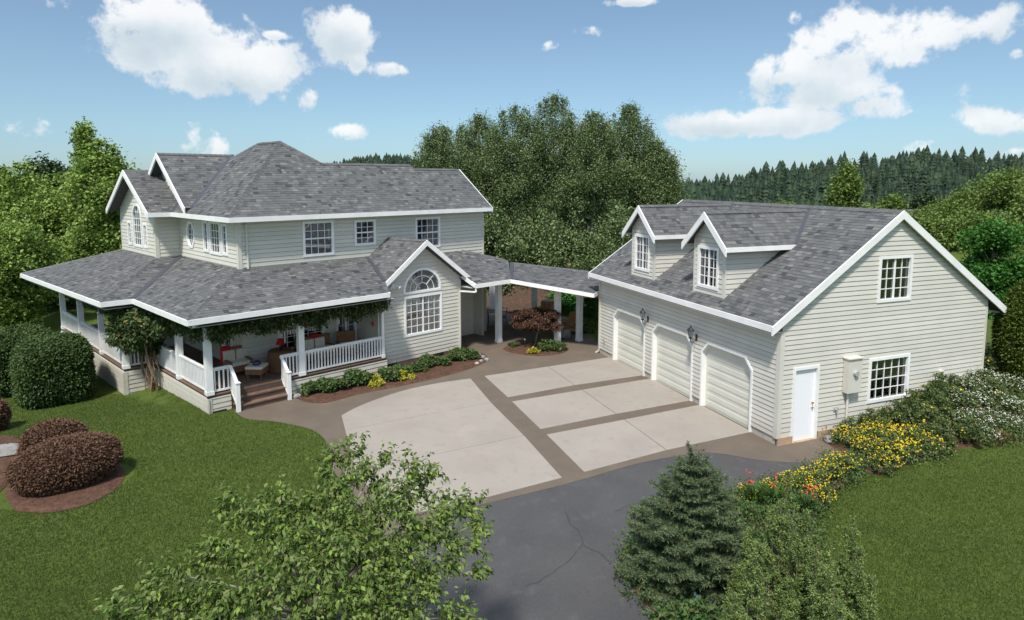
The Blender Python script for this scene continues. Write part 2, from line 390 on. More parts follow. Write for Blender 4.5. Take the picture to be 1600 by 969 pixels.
# ------------------------------------------------------------------ terrain
def terr(x, y):
    x = np.asarray(x, float); y = np.asarray(y, float)
    h = HIM @ np.stack([(x - K[0]).ravel(), (y - K[1]).ravel()]); a = h[0].reshape(x.shape); b = h[1].reshape(x.shape)
    z = -.36 * S(b, -1.5, 3.2) * S(-a, 1.6, 2.6)
    z = z + .86 * S(x, 1.3, 8.5) * S(y, -2.4, -.2) * (1 - S(x, 30, 50))
    dx, dy = x - CP[0], y - CP[1]; d = dx * cos(YAW) + dy * sin(YAW); l = (dx * sin(YAW) - dy * cos(YAW)) / np.maximum(d, 1)
    z = z + 1.9 * S(d, 35.5, 42) * (1 - S(d, 46, 60)) * S(l, -.25, -.05) * (1 - S(l, .22, .3))
    z = z + 3.0 * S(d, 30, 52) * S(l, .55, .7) * (1 - S(d, 70, 110))
    z = z - 16 * S(d, 60, 160)
    z = z + 24 * S(d, 170, 330) * S(l, .14, .6) * (1 - .9 * S(d, 335, 430)) + 30 * S(d, 330, 560) * np.exp(-((l + .19) / .16) ** 2) + 8 * S(d, 160, 320) * S(-l, .55, .8)
    return z
def axis(lo, hi, c0, c1, st, far):
    a = list(np.arange(c0, c1 + 1e-6, st)); s = st; x = c1
    while x < hi: s = min(s * 1.16, far); x += s; a.append(x)
    s = st; x = c0
    while x > lo: s = min(s * 1.16, far); x -= s; a.insert(0, x)
    return np.array(a)
def grid(name, xs, ys, zf, m, off=0.0, keep=None, kind='structure', parent=None):
    X, Y = np.meshgrid(xs, ys, indexing='ij'); Z = zf(X, Y) + off
    V = np.stack([X, Y, Z], -1).reshape(-1, 3); nx, ny = len(xs), len(ys)
    I = np.arange(nx * ny).reshape(nx, ny)
    F4 = np.stack([I[:-1, :-1], I[1:, :-1], I[1:, 1:], I[:-1, 1:]], -1).reshape(-1, 4)
    if keep is not None: F4 = F4[keep(V[F4].mean(1))]
    me = bpy.data.meshes.new(name); me.vertices.add(len(V)); me.vertices.foreach_set('co', V.ravel().astype(np.float32))
    me.loops.add(F4.size); me.loops.foreach_set('vertex_index', F4.ravel().astype(np.int32))
    me.polygons.add(len(F4)); me.polygons.foreach_set('loop_start', np.arange(0, F4.size, 4, dtype=np.int32))
    me.polygons.foreach_set('use_smooth', np.ones(len(F4), bool)); me.update(calc_edges=True)
    me.materials.append(m); return link(bpy.data.objects.new(name, me), parent, kind)
GRN = grid('ground', axis(-900, 1100, -34, 22, .6, 40), axis(-300, 1300, -16, 52, .6, 40), terr, MGR)

def zt(x, y): return float(terr(np.array([x]), np.array([y]))[0])
def sheet(name, pts, z, m, parent=None, th=0.0, kind='structure'):
    V = [(p[0], p[1], z) for p in pts]
    if th: return MB().prism([(p[0], p[1], z - th) for p in (pts if area([(q[0], q[1]) for q in pts]) > 0 else pts[::-1])], (0, 0, th)).build(name, m, parent, kind)
    if area([(q[0], q[1]) for q in pts]) < 0: V = V[::-1]
    return obj(name, V, [tuple(range(len(V)))], m, parent, kind)
def smoothline(P, n=6):                       # Catmull-Rom through 2-D points (open)
    P = [np.array(p[:2], float) for p in P]; Q = [2 * P[0] - P[1]] + P + [2 * P[-1] - P[-2]]; out = []
    for i in range(1, len(Q) - 2):
        for t in np.linspace(0, 1, n, endpoint=False):
            a, b, c, d = Q[i - 1], Q[i], Q[i + 1], Q[i + 2]
            out.append(.5 * ((2 * b) + (-a + c) * t + (2 * a - 5 * b + 4 * c - d) * t * t + (-a + 3 * b - 3 * c + d) * t ** 3))
    out.append(P[-1]); return out

# driveway of asphalt
asp_top = [at(u, v) for u, v in [(686, 805), (884, 757), (1000, 724), (1090, 709), (1130, 710), (1190, 720), (1260, 723), (1330, 712)]]
asp = smoothline(asp_top, 4) + [np.array(p) for p in [(1.35, -1.6), (.55, -2.05), (-.4, -2.35), (-2.0, -2.7), (-4.4, -2.3), (-5.8, -2.8), (-6.75, -3.6), (-7.0, -4.6), (-6.7, -6.0), (-6.5, -9.0), (-7, -14),
       (-12, -14), (-11.6, -8), (-11.2, -4), (-10.6, -1.6)]]
sheet('driveway', asp, .006, MAS)
# brown walkway round the slabs and through the breezeway
lawn_edge = smoothline([at(u, v) for u, v in [(366, 644), (382, 654), (400, 657), (428, 659), (455, 664), (484, 671), (500, 680), (510, 692), (515, 706), (520, 730), (536, 765)]], 4)
walk = lawn_edge + [np.array(p) for p in [(-10.95, -.2), (-10.7, -.9), (-9.6, -.34)]] + smoothline([p[:2] - np.array([0, .0]) for p in asp_top], 4)[1:] + \
       [np.array(p) for p in [(1.75, -.9), (1.7, -.1), (.3, .2), (.25, 9.9), (1.0, 12.6), (2.3, 17.0), (-2.6, 24.0), (-6.2, 22), (-6.6, 16.8), (-9.1, 11.2), (-12.2, 9.9), (-13.9, 9.0)]]
sheet('walkway', walk, .010, MBR)
wk = bpy.data.objects['walkway']
def slab(pts):
    c = ccw([tuple(p[:2]) for p in pts]); c = grow(c, -.012)
    top = grow(c, -.008); V = [(x, y, .0) for x, y in c] + [(x, y, .020) for x, y in c] + [(x, y, .026) for x, y in top]; n = len(c)
    F = [(i, (i + 1) % n, n + (i + 1) % n, n + i) for i in range(n)] + [(n + i, n + (i + 1) % n, 2 * n + (i + 1) % n, 2 * n + i) for i in range(n)] + [tuple(range(2 * n, 3 * n))]
    obj('concrete_slab', V, F, MSL, wk)
A_ = [at(*p) for p in [(533, 650.1), (735.8, 592.3), (767.4, 629.7), (538.8, 672.8), (819.1, 681.4), (878.9, 747.6)]]
cur = smoothline([at(*p) for p in [(533, 650.1), (562, 635), (600, 620.5), (640, 608.5), (690, 598.5), (735.8, 592.3)]], 3)
slab(cur + [A_[2], A_[3]])
LE = A_[3] + (A_[3] - A_[0]) * 2.15
LE = np.array([-10.95, 2.45, 0])
slab([A_[3], A_[2], A_[4], LE])
slab([LE, A_[4], A_[5], np.array([-9.46, -.1, 0]), np.array([-10.5, .05, 0])])
for (p1, p2, p3, p4, t1, b1) in [((756.7, 588.3), (954, 558.6), (1008.6, 586.6), (793.3, 621.9), (856.2, 573.6), (897.9, 602.7)),
                         ((799.6, 628.3), (1018.6, 591.8), (1081.3, 626.3), (844.1, 671.7), (909.4, 609.9), (962.6, 647.8)),
                         ((853.6, 680), (1094.8, 632.9), (1175.3, 675.7), (912.6, 739), (975.5, 656.4), (1041.6, 704.5))]:
    P = [at(*q) for q in (p1, p2, p3, p4, t1, b1)]
    slab([P[0], P[4], P[5], P[3]]); slab([P[4], P[1], P[2], P[5]])

# ------------------------------------------------------------------ walls
class Wall:
    """vertical wall between two ground points; s runs from p0 to p1, outward normal to the right of travel"""
    def __init__(s, p0, p1, parent, m, expo, trim=None, poly=None, holes=(), name='wall', back=.10, boards=True):
        s.p0 = np.array(p0[:2], float); d = np.array(p1[:2], float) - s.p0; s.len = np.linalg.norm(d); s.d = d / s.len
        s.n = np.array([s.d[1], -s.d[0]]); s.m = m; s.expo = expo; s.poly = ccw([tuple(q) for q in poly]); s.holes = list(holes)
        s.parent = parent
        pcs = [s.poly]
        for h in s.holes: pcs = subtract(pcs, h)
        b = MB()
        for p in pcs:
            b.prism([s.P(x, z, 0) for x, z in ccw(p)], -back * np.array([s.n[0], s.n[1], 0]))
        s.w = b.build(name, m, parent)
        if boards: s.boards()
    def P(s, x, z, o=0.0):
        q = s.p0 + s.d * x + s.n * o; return np.array([q[0], q[1], z])
    def boards(s):
        zs = [p[1] for p in s.poly]; z = min(zs); e = s.expo
        while z < max(zs) - .01:
            x0, x1 = min(p[0] for p in s.poly) - 1, max(p[0] for p in s.poly) + 1
            p = clipc([(x0, z), (x1, z), (x1, z + e - .014), (x0, z + e - .014)], s.poly)
            if p:
                ps = [p]
                for h in s.holes:
                    if h[0] is not None: ps = subtract(ps, h)
                V, F = [], []
                # pieces of one course that touch stay one board; separate runs become separate boards
                ps = [ccw(q) for q in ps]; ps.sort(key=lambda q: min(k[0] for k in q)); runs = []
                for q in ps:
                    if runs and min(k[0] for k in q) <= max(k[0] for r in runs[-1] for k in r) + .003: runs[-1].append(q)
                    else: runs.append([q])
                for run in runs:
                    b = MB()
                    for q in run:
                        nq = len(q); fr = [s.P(x, zz, .016 + .018 * (1 - (zz - z) / e)) for x, zz in q]; bk = [s.P(x, zz, .001) for x, zz in q]
                        b.add(fr + bk, [tuple(range(nq))] + [(nq + i, nq + (i + 1) % nq, (i + 1) % nq, i) for i in range(nq)])
                    b.build('siding_board', s.m, s.w)
            z += e
    def rect(s, x0, z0, x1, z1): return [(x0, z0), (x1, z0), (x1, z1), (x0, z1)]
    def slabp(s, poly, o0, o1, name, m, parent):
        return MB().prism([s.P(x, z, o0) for x, z in ccw(poly)], (o1 - o0) * np.array([s.n[0], s.n[1], 0])).build(name, m, parent)
    def ring(s, cx, w, o0, o1, b):
        inn = ccw(cx); out = grow(inn, w); n = len(inn)
        if len(out) != n: out = out[:n]
        V = [s.P(x, z, o0) for x, z in inn] + [s.P(x, z, o0) for x, z in out] + [s.P(x, z, o1) for x, z in inn] + [s.P(x, z, o1) for x, z in out]
        F = []
        for i in range(n):
            j = (i + 1) % n
            F += [(2 * n + i, 2 * n + j, 3 * n + j, 3 * n + i)[::-1], (i, j, 2 * n + j, 2 * n + i)[::-1], (n + i, n + j, 3 * n + j, 3 * n + i)]
        b.add(V, F)
    def corner(s, x, w, z0, z1, m=None, o=.042):
        if o < .04: o = .044
        if abs((x + w) - s.len) < .06 and (x + w) > s.len + .005: w = s.len + .042 - x
        s.slabp(s.rect(x, z0, x + w, z1), .0, o, 'corner_board', m or s.m, s.w)
    def window(s, cx, cols, rows, style='grid', curtain=None, name='window', label=None, trim=.055, bars=None, sash=None):
        cx = ccw(cx); xs = [p[0] for p in cx]; zs = [p[1] for p in cx]; x0, x1, z0, z1 = min(xs), max(xs), min(zs), max(zs)
        b = MB(); s.ring(grow(cx, -.035), .035 + trim, -.02, .054, b)
        o = b.build(name, MW, s.parent)
        if label: o['label'] = label
        fr = grow(cx, -.033); mw = .014
        bm = MB(); cells = []
        if style == 'grid':
            gx = [x0 + .03 + (x1 - x0 - .06) * i / cols for i in range(cols + 1)]; gz = [z0 + .03 + (z1 - z0 - .06) * i / rows for i in range(rows + 1)]
            for i in range(1, cols):
                w = .028 if (sash == 'v' and i * 2 == cols) else mw * .75
                p = clipc([(gx[i] - w, z0), (gx[i] + w, z0), (gx[i] + w, z1), (gx[i] - w, z1)], fr)
                if p: bm.prism([s.P(x, z, -.022) for x, z in ccw(p)], (.032 if w > .02 else .018) * np.array([s.n[0], s.n[1], 0]))
            for j in range(1, rows):
                w = .026 if (sash and sash != 'v' and j == sash) else mw * .75
                p = clipc([(x0, gz[j] - w), (x1, gz[j] - w), (x1, gz[j] + w), (x0, gz[j] + w)], fr)
                if p: bm.prism([s.P(x, z, -.023) for x, z in ccw(p)], (.030 if w > .02 else .017) * np.array([s.n[0], s.n[1], 0]))
            for i in range(cols):
                for j in range(rows):
                    p = clipc([(gx[i], gz[j]), (gx[i + 1], gz[j]), (gx[i + 1], gz[j + 1]), (gx[i], gz[j + 1])], fr)
                    if p: cells.append(p)
        else:       # half-round fan
            c = ((x0 + x1) / 2, z0 + .03); R = (x1 - x0) / 2 - .03; rr = [0, R * .36, R * .70, R * .985]
            T = [pi * i / 24 for i in range(25)]
            def arc(r, i0, i1): return [(c[0] + r * cos(T[i]), c[1] + r * sin(T[i])) for i in range(i0, i1 + 1)]
            cells.append(arc(rr[1], 0, 24)); spk = [0, 6, 12, 18, 24]
            for k in range(4):
                for q in (1, 2): cells.append(arc(rr[q], spk[k], spk[k + 1])[::-1] + arc(rr[q + 1], spk[k], spk[k + 1]))
            for r_ in rr[1:3]: bm.tube([s.P(x, z, -.012) for x, z in arc(r_, 0, 24)], .016, 5)
            for k in spk[1:-1]: bm.tube([s.P(c[0] + r * cos(T[k]), c[1] + r * sin(T[k]), -.012) for r in (rr[1], rr[3])], .016, 5)
        if bm.V: bm.build('muntin', MW, o)
        for p in cells: s.slabp(p, -.030, -.027, 'pane', MGL, o)
        # shallow box standing for the room behind glass, coloured dark as unlit
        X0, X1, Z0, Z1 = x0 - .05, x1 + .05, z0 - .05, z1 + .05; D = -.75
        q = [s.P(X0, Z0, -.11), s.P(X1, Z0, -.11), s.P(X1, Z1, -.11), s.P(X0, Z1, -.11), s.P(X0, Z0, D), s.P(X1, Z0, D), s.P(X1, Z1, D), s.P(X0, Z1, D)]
        obj('room_box', q, [(4, 5, 6, 7), (0, 4, 7, 3), (1, 2, 6, 5), (0, 1, 5, 4), (3, 7, 6, 2)], MRM, o)
        if curtain:
            for (ca, cb, top, m) in curtain:
                xa, xb = x0 + (x1 - x0) * ca, x0 + (x1 - x0) * cb; za = z0 + (z1 - z0) * (1 - top); n = max(4, int((xb - xa) / .06)); V = []; F = []
                for i in range(n + 1):
                    x = xa + (xb - xa) * i / n; of = -.14 - (.03 if i % 2 else 0); V += [s.P(x, za, of), s.P(x, z1 + .02, of)]
                for i in range(n): F.append((2 * i, 2 * i + 2, 2 * i + 3, 2 * i + 1))
                obj('curtain', V, F, m, o)
        return o

# ------------------------------------------------------------------ roofs
class Roof:
    """collects shingle tabs of one building; the ones that show largest become single parts"""
    def __init__(s, parent, expo, width):
        s.parent = parent; s.e = expo; s.w = width; s.tabs = []; s.deck = MB(); s.ix = 0
    def plane(s, P, eave, th=.10, convex=None):
        """P: 3-D points of a planar convex roof face; eave: (p, q) horizontal direction points"""
        P = [np.array(p, float) for p in P]; n = np.zeros(3)
        for i in range(1, len(P) - 1): n += np.cross(P[i] - P[0], P[i + 1] - P[0])
        n /= np.linalg.norm(n)
        if n[2] < 0: n = -n; P = P[::-1]
        u = np.cross(np.array([0, 0, 1.]), n); u /= np.linalg.norm(u); v = np.cross(n, u)    # u level, v up the slope
        if eave is not None: O = np.array(eave, float)
        else: O = min(P, key=lambda p: p[2])
        Q = [((p - O) @ u, (p - O) @ v) for p in P]; s.ix += 1
        s.deck.prism([p - n * .012 for p in P], -n * th)
        v0, v1 = min(q[1] for q in Q), max(q[1] for q in Q); u0, u1 = min(q[0] for q in Q), max(q[0] for q in Q)
        j0 = math.floor(v0 / s.e); 
        for j in range(j0, int(v1 / s.e) + 2):
            rg = random.Random(j * 7919 + int(abs(n[0]) * 1000) + 13); x = math.floor(u0 / s.w) * s.w - s.w * 8
            x += rg.uniform(0, s.w); k = 0
            while x < u1:
                w = s.w * rg.choice([.55, .8, 1.0, 1.0, 1.3]); c = rg.random(); c = .5 + (c - .5) * (1.0 if rg.random() < .55 else .45)
                tk = .008 if rg.random() < .5 else .013
                if x + w > u0:
                    p = clipc([(x, j * s.e), (x + w - .004, j * s.e), (x + w - .004, (j + 1) * s.e + .004), (x, (j + 1) * s.e + .004)], Q)
                    if p:
                        p = ccw(p); lo = j * s.e
                        top = [O + u * a + v * b + n * (tk * (1 - .7 * (b - lo) / s.e) + .001) for a, b in p]
                        bot = [O + u * a + v * b - n * .006 for a, b in p]; m_ = len(p)
                        ctr = sum(top) / m_; dv = CP - ctr; dd = np.linalg.norm(dv); sc = abs(area(p)) * max(0, (dv @ n) / dd) / dd ** 2
                        s.tabs.append((sc, top + bot, [tuple(range(m_))] + [(m_ + i, m_ + (i + 1) % m_, (i + 1) % m_, i) for i in range(m_)], c))
                x += w; k += 1
        return n
    def finish(s):
        ro = s.deck.build('roof', MRD, s.parent)
        s.tabs.sort(key=lambda t: -t[0]); V, F, R = [], [], []
        for i, (sc, v, f, c) in enumerate(s.tabs):
            if i < 300: obj('shingle', v, f, MSH, ro, rnd=[c] * len(f))
            else:
                n = len(V); V += v; F += [tuple(k + n for k in q) for q in f]; R += [c] * len(f)
        obj('shingles', V, F, MSH, ro, 'stuff', rnd=R)
        return ro
def caps(ro, p, q, w=.13, ln=.20):                # ridge or hip capping tabs
    p = np.array(p, float); q = np.array(q, float); d = q - p; l = np.linalg.norm(d); d /= l; r = np.cross(d, (0, 0, 1.)); r /= np.linalg.norm(r); up = np.cross(r, d)
    V, F, R = [], [], []; n = int(l / ln)
    for i in range(n):
        a = p + d * ln * i; b = p + d * (ln * (i + 1) + .03); k = len(V); dz = w * .55
        V += [a - r * w - up * (dz - .02), a + up * .045, a + r * w - up * (dz - .02), b - r * w - up * (dz - .005), b + up * .03, b + r * w - up * (dz - .005)]
        F += [(k, k + 1, k + 4, k + 3), (k + 1, k + 2, k + 5, k + 4), (k, k + 2, k + 1)]; c = .35 + .45 * random.random(); R += [c] * 3
    obj('ridge_cap', V, F, MSH, ro, rnd=R)
def fascia(pts, parent, h=.17, w=.05, name='fascia', drop=0.0, m=None):
    b = MB()
    for p, q in zip(pts[:-1], pts[1:]):
        p = np.array(p, float); q = np.array(q, float); b.bar(p - np.array([0, 0, h / 2 + drop]), q - np.array([0, 0, h / 2 + drop]), w, h)
    return b.build(name, m or MW, parent)
def rake_boards(pts, out, parent, h=.20, th=.045):
    out = np.array(out, float); pts = [np.array(p, float) for p in pts]; dz = np.array([0, 0, h])
    for p, q in zip(pts[:-1], pts[1:]): MB().prism([p - out * th / 2, q - out * th / 2, q - dz - out * th / 2, p - dz - out * th / 2], out * th).build('rake_board', MW, parent)
def valley(ro, p, q, w=.09):
    p = np.array(p, float); q = np.array(q, float); MB().bar(p + np.array([0, 0, .035]), q + np.array([0, 0, .035]), w * 2, .02).build('valley_flashing', MFL, ro)

# ================================================================== GARAGE
GL, GW = 10.07, 8.15; SL = .657; HR = 6.333; XR = 4.074
def gz(x): return HR - abs(x - XR) * SL
gar = thing('garage', 'detached three-bay garage in pale grey-green siding with two dormers', 'garage', (4, 5, 0))
eo1, eo2, rk = -.42, 8.92, .14
def octd(y0, y1): return [(y0, -.01), (y1, -.01), (y1, 1.80), (y1 - .28, 2.11), (y0 + .28, 2.11), (y0, 1.80)]
# front wall runs from the far corner to the near corner (outward normal -x)
wy = lambda y: GL - y
DO = [(1.03, 3.24), (3.79, 6.03), (6.63, 8.80)]
holes = [octd(wy(b), wy(a)) for a, b in DO]
W1 = Wall((0, GL), (0, 0), gar, MG, .135, poly=[(0, .22), (GL, .22), (GL, 3.18), (0, 3.18)], holes=holes, name='front_wall')
W1.corner(0, .10, .20, 3.16); W1.corner(GL - .10, .131, .20, 3.16, o=.034)
for a, b in [(-.0, 1.03 - .09), (3.24 + .09, 3.79 - .09), (6.03 + .09, 6.63 - .09), (8.80 + .09, GL)]:
    MB().box((.05, (a + b) / 2, .105), (.10, b - a, .23)).build('foundation', MCON, gar)
for i, (a, b) in enumerate(DO):
    h = octd(wy(b), wy(a))
    d = MB(); W1.ring(grow([(x, z if z > 0 else -.2) for x, z in h], -.010), .068, -.16, .052, d)
    fo = d.build('door_frame', MW, gar)
    dm = mat_gd = None
    for k in range(4):
        z0, z1 = .01 + k * .528, .01 + (k + 1) * .528 - .006
        p = clipc(W1.rect(wy(b) - .02, z0, wy(a) + .02, z1), [(x, z) for x, z in grow(h, .01)])
        if not p: continue
        o = W1.slabp(p, -.17, -.12, 'door_panel', MGD, fo)
        # raised fields pressed in the panel
        fl = MB(); 
        for q in range(2):
            za, zb = z0 + .07 + q * .245, z0 + .07 + q * .245 + .15
            pp = clipc(W1.rect(wy(b) + .1, za, wy(a) - .1, zb), grow(h, -.08))
            if pp: fl.prism([W1.P(x, z, -.12) for x, z in ccw(pp)], .012 * np.array([W1.n[0], W1.n[1], 0]))
        if fl.V: fl.build('panel_moulding', MGD, fo)
# gable wall near camera (outward normal -y): from x=0 to GW
wl, wz = (3.29, .84), (4.81, 2.06); ul, uz = (3.45, 3.78), (4.67, 5.01); dl = (.52, -.2, 1.30, 2.06)
hW = [[(wl[0], wl[1]), (wz[0], wl[1]), (wz[0], wz[1]), (wl[0], wz[1])], [(ul[0], ul[1]), (uz[0], ul[1]), (uz[0], uz[1]), (ul[0], uz[1])],
      [(dl[0], dl[1]), (dl[2], dl[1]), (dl[2], dl[3]), (dl[0], dl[3])]]
W2 = Wall((0, 0), (GW, 0), gar, MG, .135, poly=[(0, .22), (GW, .22), (GW, gz(GW) - .05), (XR, HR - .06), (0, gz(0) - .05)], holes=hW, name='gable_wall')
W2.corner(.0, .10, .20, 3.30); W2.corner(GW - .10, .10, .22, 3.30)
W2.window(hW[0], 5, 4, label=None)
W2.window(hW[1], 4, 4, sash='v', curtain=[(.5, 1.0, 1.0, MCU)], label='upper gable window with pale curtain behind its right sash')
MB().box((.25, -.008, .105), (.50, .10, .23)).build('foundation', MTAN, gar); MB().box((4.78, -.008, .03), (6.74, .10, .38)).build('foundation', MTAN, gar)
df = MB(); W2.ring(grow(hW[2], -.010), .085, -.08, .052, df); dfo = df.build('door_frame', MW, gar)
dd = W2.slabp(W2.rect(.53, .03, 1.29, 2.05), -.06, -.02, 'door', MWd, gar); dd['label'] = 'plain white side door'
for zz in (.92, 1.06):
    MB().tube([W2.P(1.21, zz, -.02), W2.P(1.21, zz, .03)], [.022, .028], 8).build('door_handle', MBRS, dd)
W2.slabp(W2.rect(.48, .0, 1.34, .03), -.06, .08, 'threshold', MTAN, gar)
# rear and far walls
W3 = Wall((GW, 0), (GW, GL), gar, MG, .135, poly=[(0, .3), (GL, .3), (GL, 3.6), (0, 3.6)], name='rear_wall')
W4 = Wall((GW, GL), (0, GL), gar, MG, .135, poly=[(0, .22), (GW, .22), (GW, gz(0) - .05), (GW - XR, HR - .06), (0, gz(GW) - .05)], name='far_gable_wall')
gr = Roof(gar, .130, .205)
y0, y1 = -rk, GL + rk
gr.plane([(eo1, y0, gz(eo1)), (eo1, y1, gz(eo1)), (XR, y1, HR), (XR, y0, HR)], (eo1, 0, gz(eo1)))
gr.plane([(eo2, y0, gz(eo2)), (eo2, y1, gz(eo2)), (XR, y1, HR), (XR, y0, HR)], (eo2, 0, gz(eo2)))
fascia([(eo1 - .02, y0, gz(eo1) + .01), (eo1 - .02, y1, gz(eo1) + .01)], gar, .17, .06, 'gutter')
fascia([(eo2 + .02, y0, gz(eo2) + .01), (eo2 + .02, y1, gz(eo2) + .01)], gar, .17, .06, 'gutter')
for yy in (y0 - .02, y1 + .02):
    rake_boards([(eo1 - .05, yy, gz(eo1) - .015), (XR, yy, HR + .02), (eo2 + .05, yy, gz(eo2) - .015)], (0, 1, 0), gar, .235)
so_ = MB()
so_.box((eo1 / 2 + .01, GL / 2, 3.165), (abs(eo1) - .02, GL + .04, .02)); so_.build('soffit', MW, gar)
# dormers
def dormer(ya, yb, zt_, yp, zp, rkx, win):
    yc = (ya + yb) / 2; hw = (yb - ya) / 2 + .30; xf = .03; zb = gz(xf)
    sl = .95; ze_ = zp - hw * sl
    W = Wall((xf, yb), (xf, ya), gar, MG, .15, poly=[(0, zb - .05), (yb - ya, zb - .05), (yb - ya, zp - .05 - (yb - yc) * sl), (yb - yc, zp - .06), (0, zp - .05 - (yb - yc) * sl)],
             holes=[[(yb - win[1], win[2]), (yb - win[0], win[2]), (yb - win[0], win[3]), (yb - win[1], win[3])]], name='dormer_wall')
    W.window(W.holes[0], 4, 4, sash='v', curtain=[(0, .5, 1.0, MBL)])
    W.corner(0, .09, zb - .04, ze_ + .12); W.corner(yb - ya - .09, .115, zb - .04, ze_ + .12, o=.034)
    ze2 = zp - .05 - (yb - yc) * sl
    xe = XR - (HR - ze2) / SL
    for (yy, dr) in ((ya, 1), (yb, -1)):
        p0, p1 = ((xf, yy), (xe, yy)) if dr > 0 else ((xe, yy), (xf, yy))
        ln = xe - xf
        pts = [(0, zb - .03), (ln, ze2), (0, ze2)] if dr > 0 else [(ln, zb - .03), (ln, ze2), (0, ze2)]
        Wall(p0, p1, gar, MG, .15, poly=pts, name='dormer_wall')
    x0 = -rkx; xr = XR - (HR - zp) / SL; xv = XR - (HR - ze_) / SL
    for sg in (-1, 1):
        e = yc + sg * hw
        gr.plane([(x0, e, ze_), (xv, e, ze_), (xr, yc, zp), (x0, yc, zp)], (x0, e, ze_), th=.07)
        MB().bar((x0, e + sg * .02, ze_ - .06), (xv, e + sg * .02, ze_ - .06), .05, .14).build('gutter', MW, gar)
        VA.append(((xv, e, ze_), (xr, yc, zp)))
        rake_boards([(x0 - .02, e + sg * .03, ze_ - .02), (x0 - .02, yc, zp + .02)], (1, 0, 0), gar, .24)
    CA.append(((x0, yc, zp), (xr, yc, zp)))
VA, CA = [], []
dormer(2.36, 3.86, 5.2, 3.1, 6.22, .22, (2.69, 3.60, 3.90, 5.10))
dormer(6.12, 7.62, 5.2, 6.9, 6.27, .22, (6.49, 7.37, 3.95, 5.16))
gro = gr.finish()
for a, b in VA: valley(gro, a, b, .06)
for a, b in CA: caps(gro, a, b, .10)
caps(gro, (XR, y0, HR), (XR, y1, HR))
# attic fillers so no light leaks: ceiling
MB().box((GW / 2, GL / 2, 3.1), (GW - .3, GL - .3, .05)).build('ceiling', MRM, gar)
# downspout at the far front corner
dsp = MB(); dsp.bar((-.05, GL - .08, 3.10), (-.05, GL - .08, .10), .07, .055, (1, 0, 0)); dsp.bar((-.05, GL - .08, .12), (-.22, GL - .08, .03), .07, .055); dsp.build('downspout', MG, gar)
# electric meter
me_ = thing('meter_box', 'tall grey electric meter box with round dial on the gable wall of the garage', 'meter box', (2.5, -.1, 1.24))
MB().box((2.50, -.13, 1.74), (.50, .18, .98)).box((2.50, -.14, 2.245), (.56, .24, .03)).build('cabinet', MG, me_)
MB().tube([(2.50, -.22, 1.82), (2.50, -.30, 1.82)], [.085, .075], 14).build('dial', MMT, me_)
MB().tube([(2.42, -.08, 1.25), (2.42, -.08, .15)], .035, 8).build('conduit', MG, me_)
tagp(MB().box((6.18, -.05, 1.36), (.16, .08, .22)).box((6.18, -.10, 1.44), (.20, .03, .03)).build('outlet_box', MG), 'small pale outlet box low on the garage gable wall above the flowers', 'outlet box')
tagp(MB().tube([(2.02, -.02, .78), (2.02, -.13, .78)], .03, 8).tube([(2.02, -.13, .72), (2.02, -.13, .86)], .02, 8).box((2.02, -.04, .78), (.11, .03, .11)).build('hose_tap', MMT), 'small grey water tap between the white side door and the meter box', 'tap')
tagp(MB().tube([(-.02, 9.55, .62), (-.10, 9.55, .60)], .02, 8).tube([(-.10, 9.55, .56), (-.10, 9.50, .75), (-.08, 9.6, .50)], .012, 6).build('hose_tap', MMT), 'tap on the garage front wall by the farthest garage door', 'tap')
def lantern(y, z, lab):
    t = thing('wall_lantern', lab, 'lantern', (-.02, y, z), 'black lanterns on the garage front wall')
    MB().box((-.04, y, z), (.03, .07, .20)).tube([(-.05, y, z - .05), (-.16, y, z - .16), (-.27, y, z - .12), (-.27, y, z - .02)], .013, 6).build('bracket', MIR, t)
    c = (-.27, y, z)
    cg = MB(); 
    for k in range(6):
        a = 2 * pi * k / 6; cg.tube([(c[0] + .055 * cos(a), y + .055 * sin(a), z), (c[0] + .095 * cos(a), y + .095 * sin(a), z + .25)], .006, 4)
    cg.build('cage', MIR, t)
    MB().lathe(c, [(.05, .01), (.088, .25)], 6).build('pane', MGL, t)
    MB().lathe(c, [(.0, -.06), (.03, -.03), (.062, 0), (.062, .015)], 8).build('base', MIR, t)
    MB().lathe(c, [(.12, .24), (.11, .27), (.05, .34), (.02, .36), (.02, .40), (.0, .44)], 8).build('cap', MIR, t)
    MB().lathe(c, [(.018, .02), (.018, .12), (.0, .15)], 6).build('bulb', MCR, t)
lantern(6.38, 2.20, 'black wall lantern between the farthest and the middle garage doors')
lantern(3.56, 2.18, 'black wall lantern between the middle and the nearest garage doors')

# ================================================================== HOUSE
hs = thing('house', 'two-storey pale green-grey farmhouse with grey shingle roofs and wraparound porch', 'house', H(4, 3, 0))
EV = .467; SM = .776; ZE = 5.95; FL2 = 3.75
def rz(d): return ZE + (d + EV) * SM
WH = dict(parent=hs, m=MS, expo=.15)
AX = 10.934; BC = 5.345; AB = -.878; BE = 9.63
def hw(a0, b0, a1, b1, **k): return Wall(H(a0, b0), H(a1, b1), **WH, **k)
def rr_(x0, z0, x1, z1): return [(x0, z0), (x1, z0), (x1, z1), (x0, z1)]
zt5 = 5.80
hD = [rr_(2.34, 4.44, 3.46, 5.64), rr_(4.44, 4.70, 5.27, 5.60), rr_(7.26, 4.38, 8.42, 5.58)]
WD = hw(0, 0, AX, 0, poly=[(0, FL2), (AX, FL2), (AX, zt5), (0, zt5)], holes=hD, name='front_wall')
WD.window(hD[0], 4, 4, sash=2, curtain=[(0, 1, .45, MBL)]); WD.window(hD[1], 3, 4, sash=2, curtain=[(0, 1, .45, MBL)]); WD.window(hD[2], 4, 4, sash=2)
WD.corner(0, .09, FL2, zt5); WD.corner(AX - .09, .09, FL2, zt5)
lC = BC
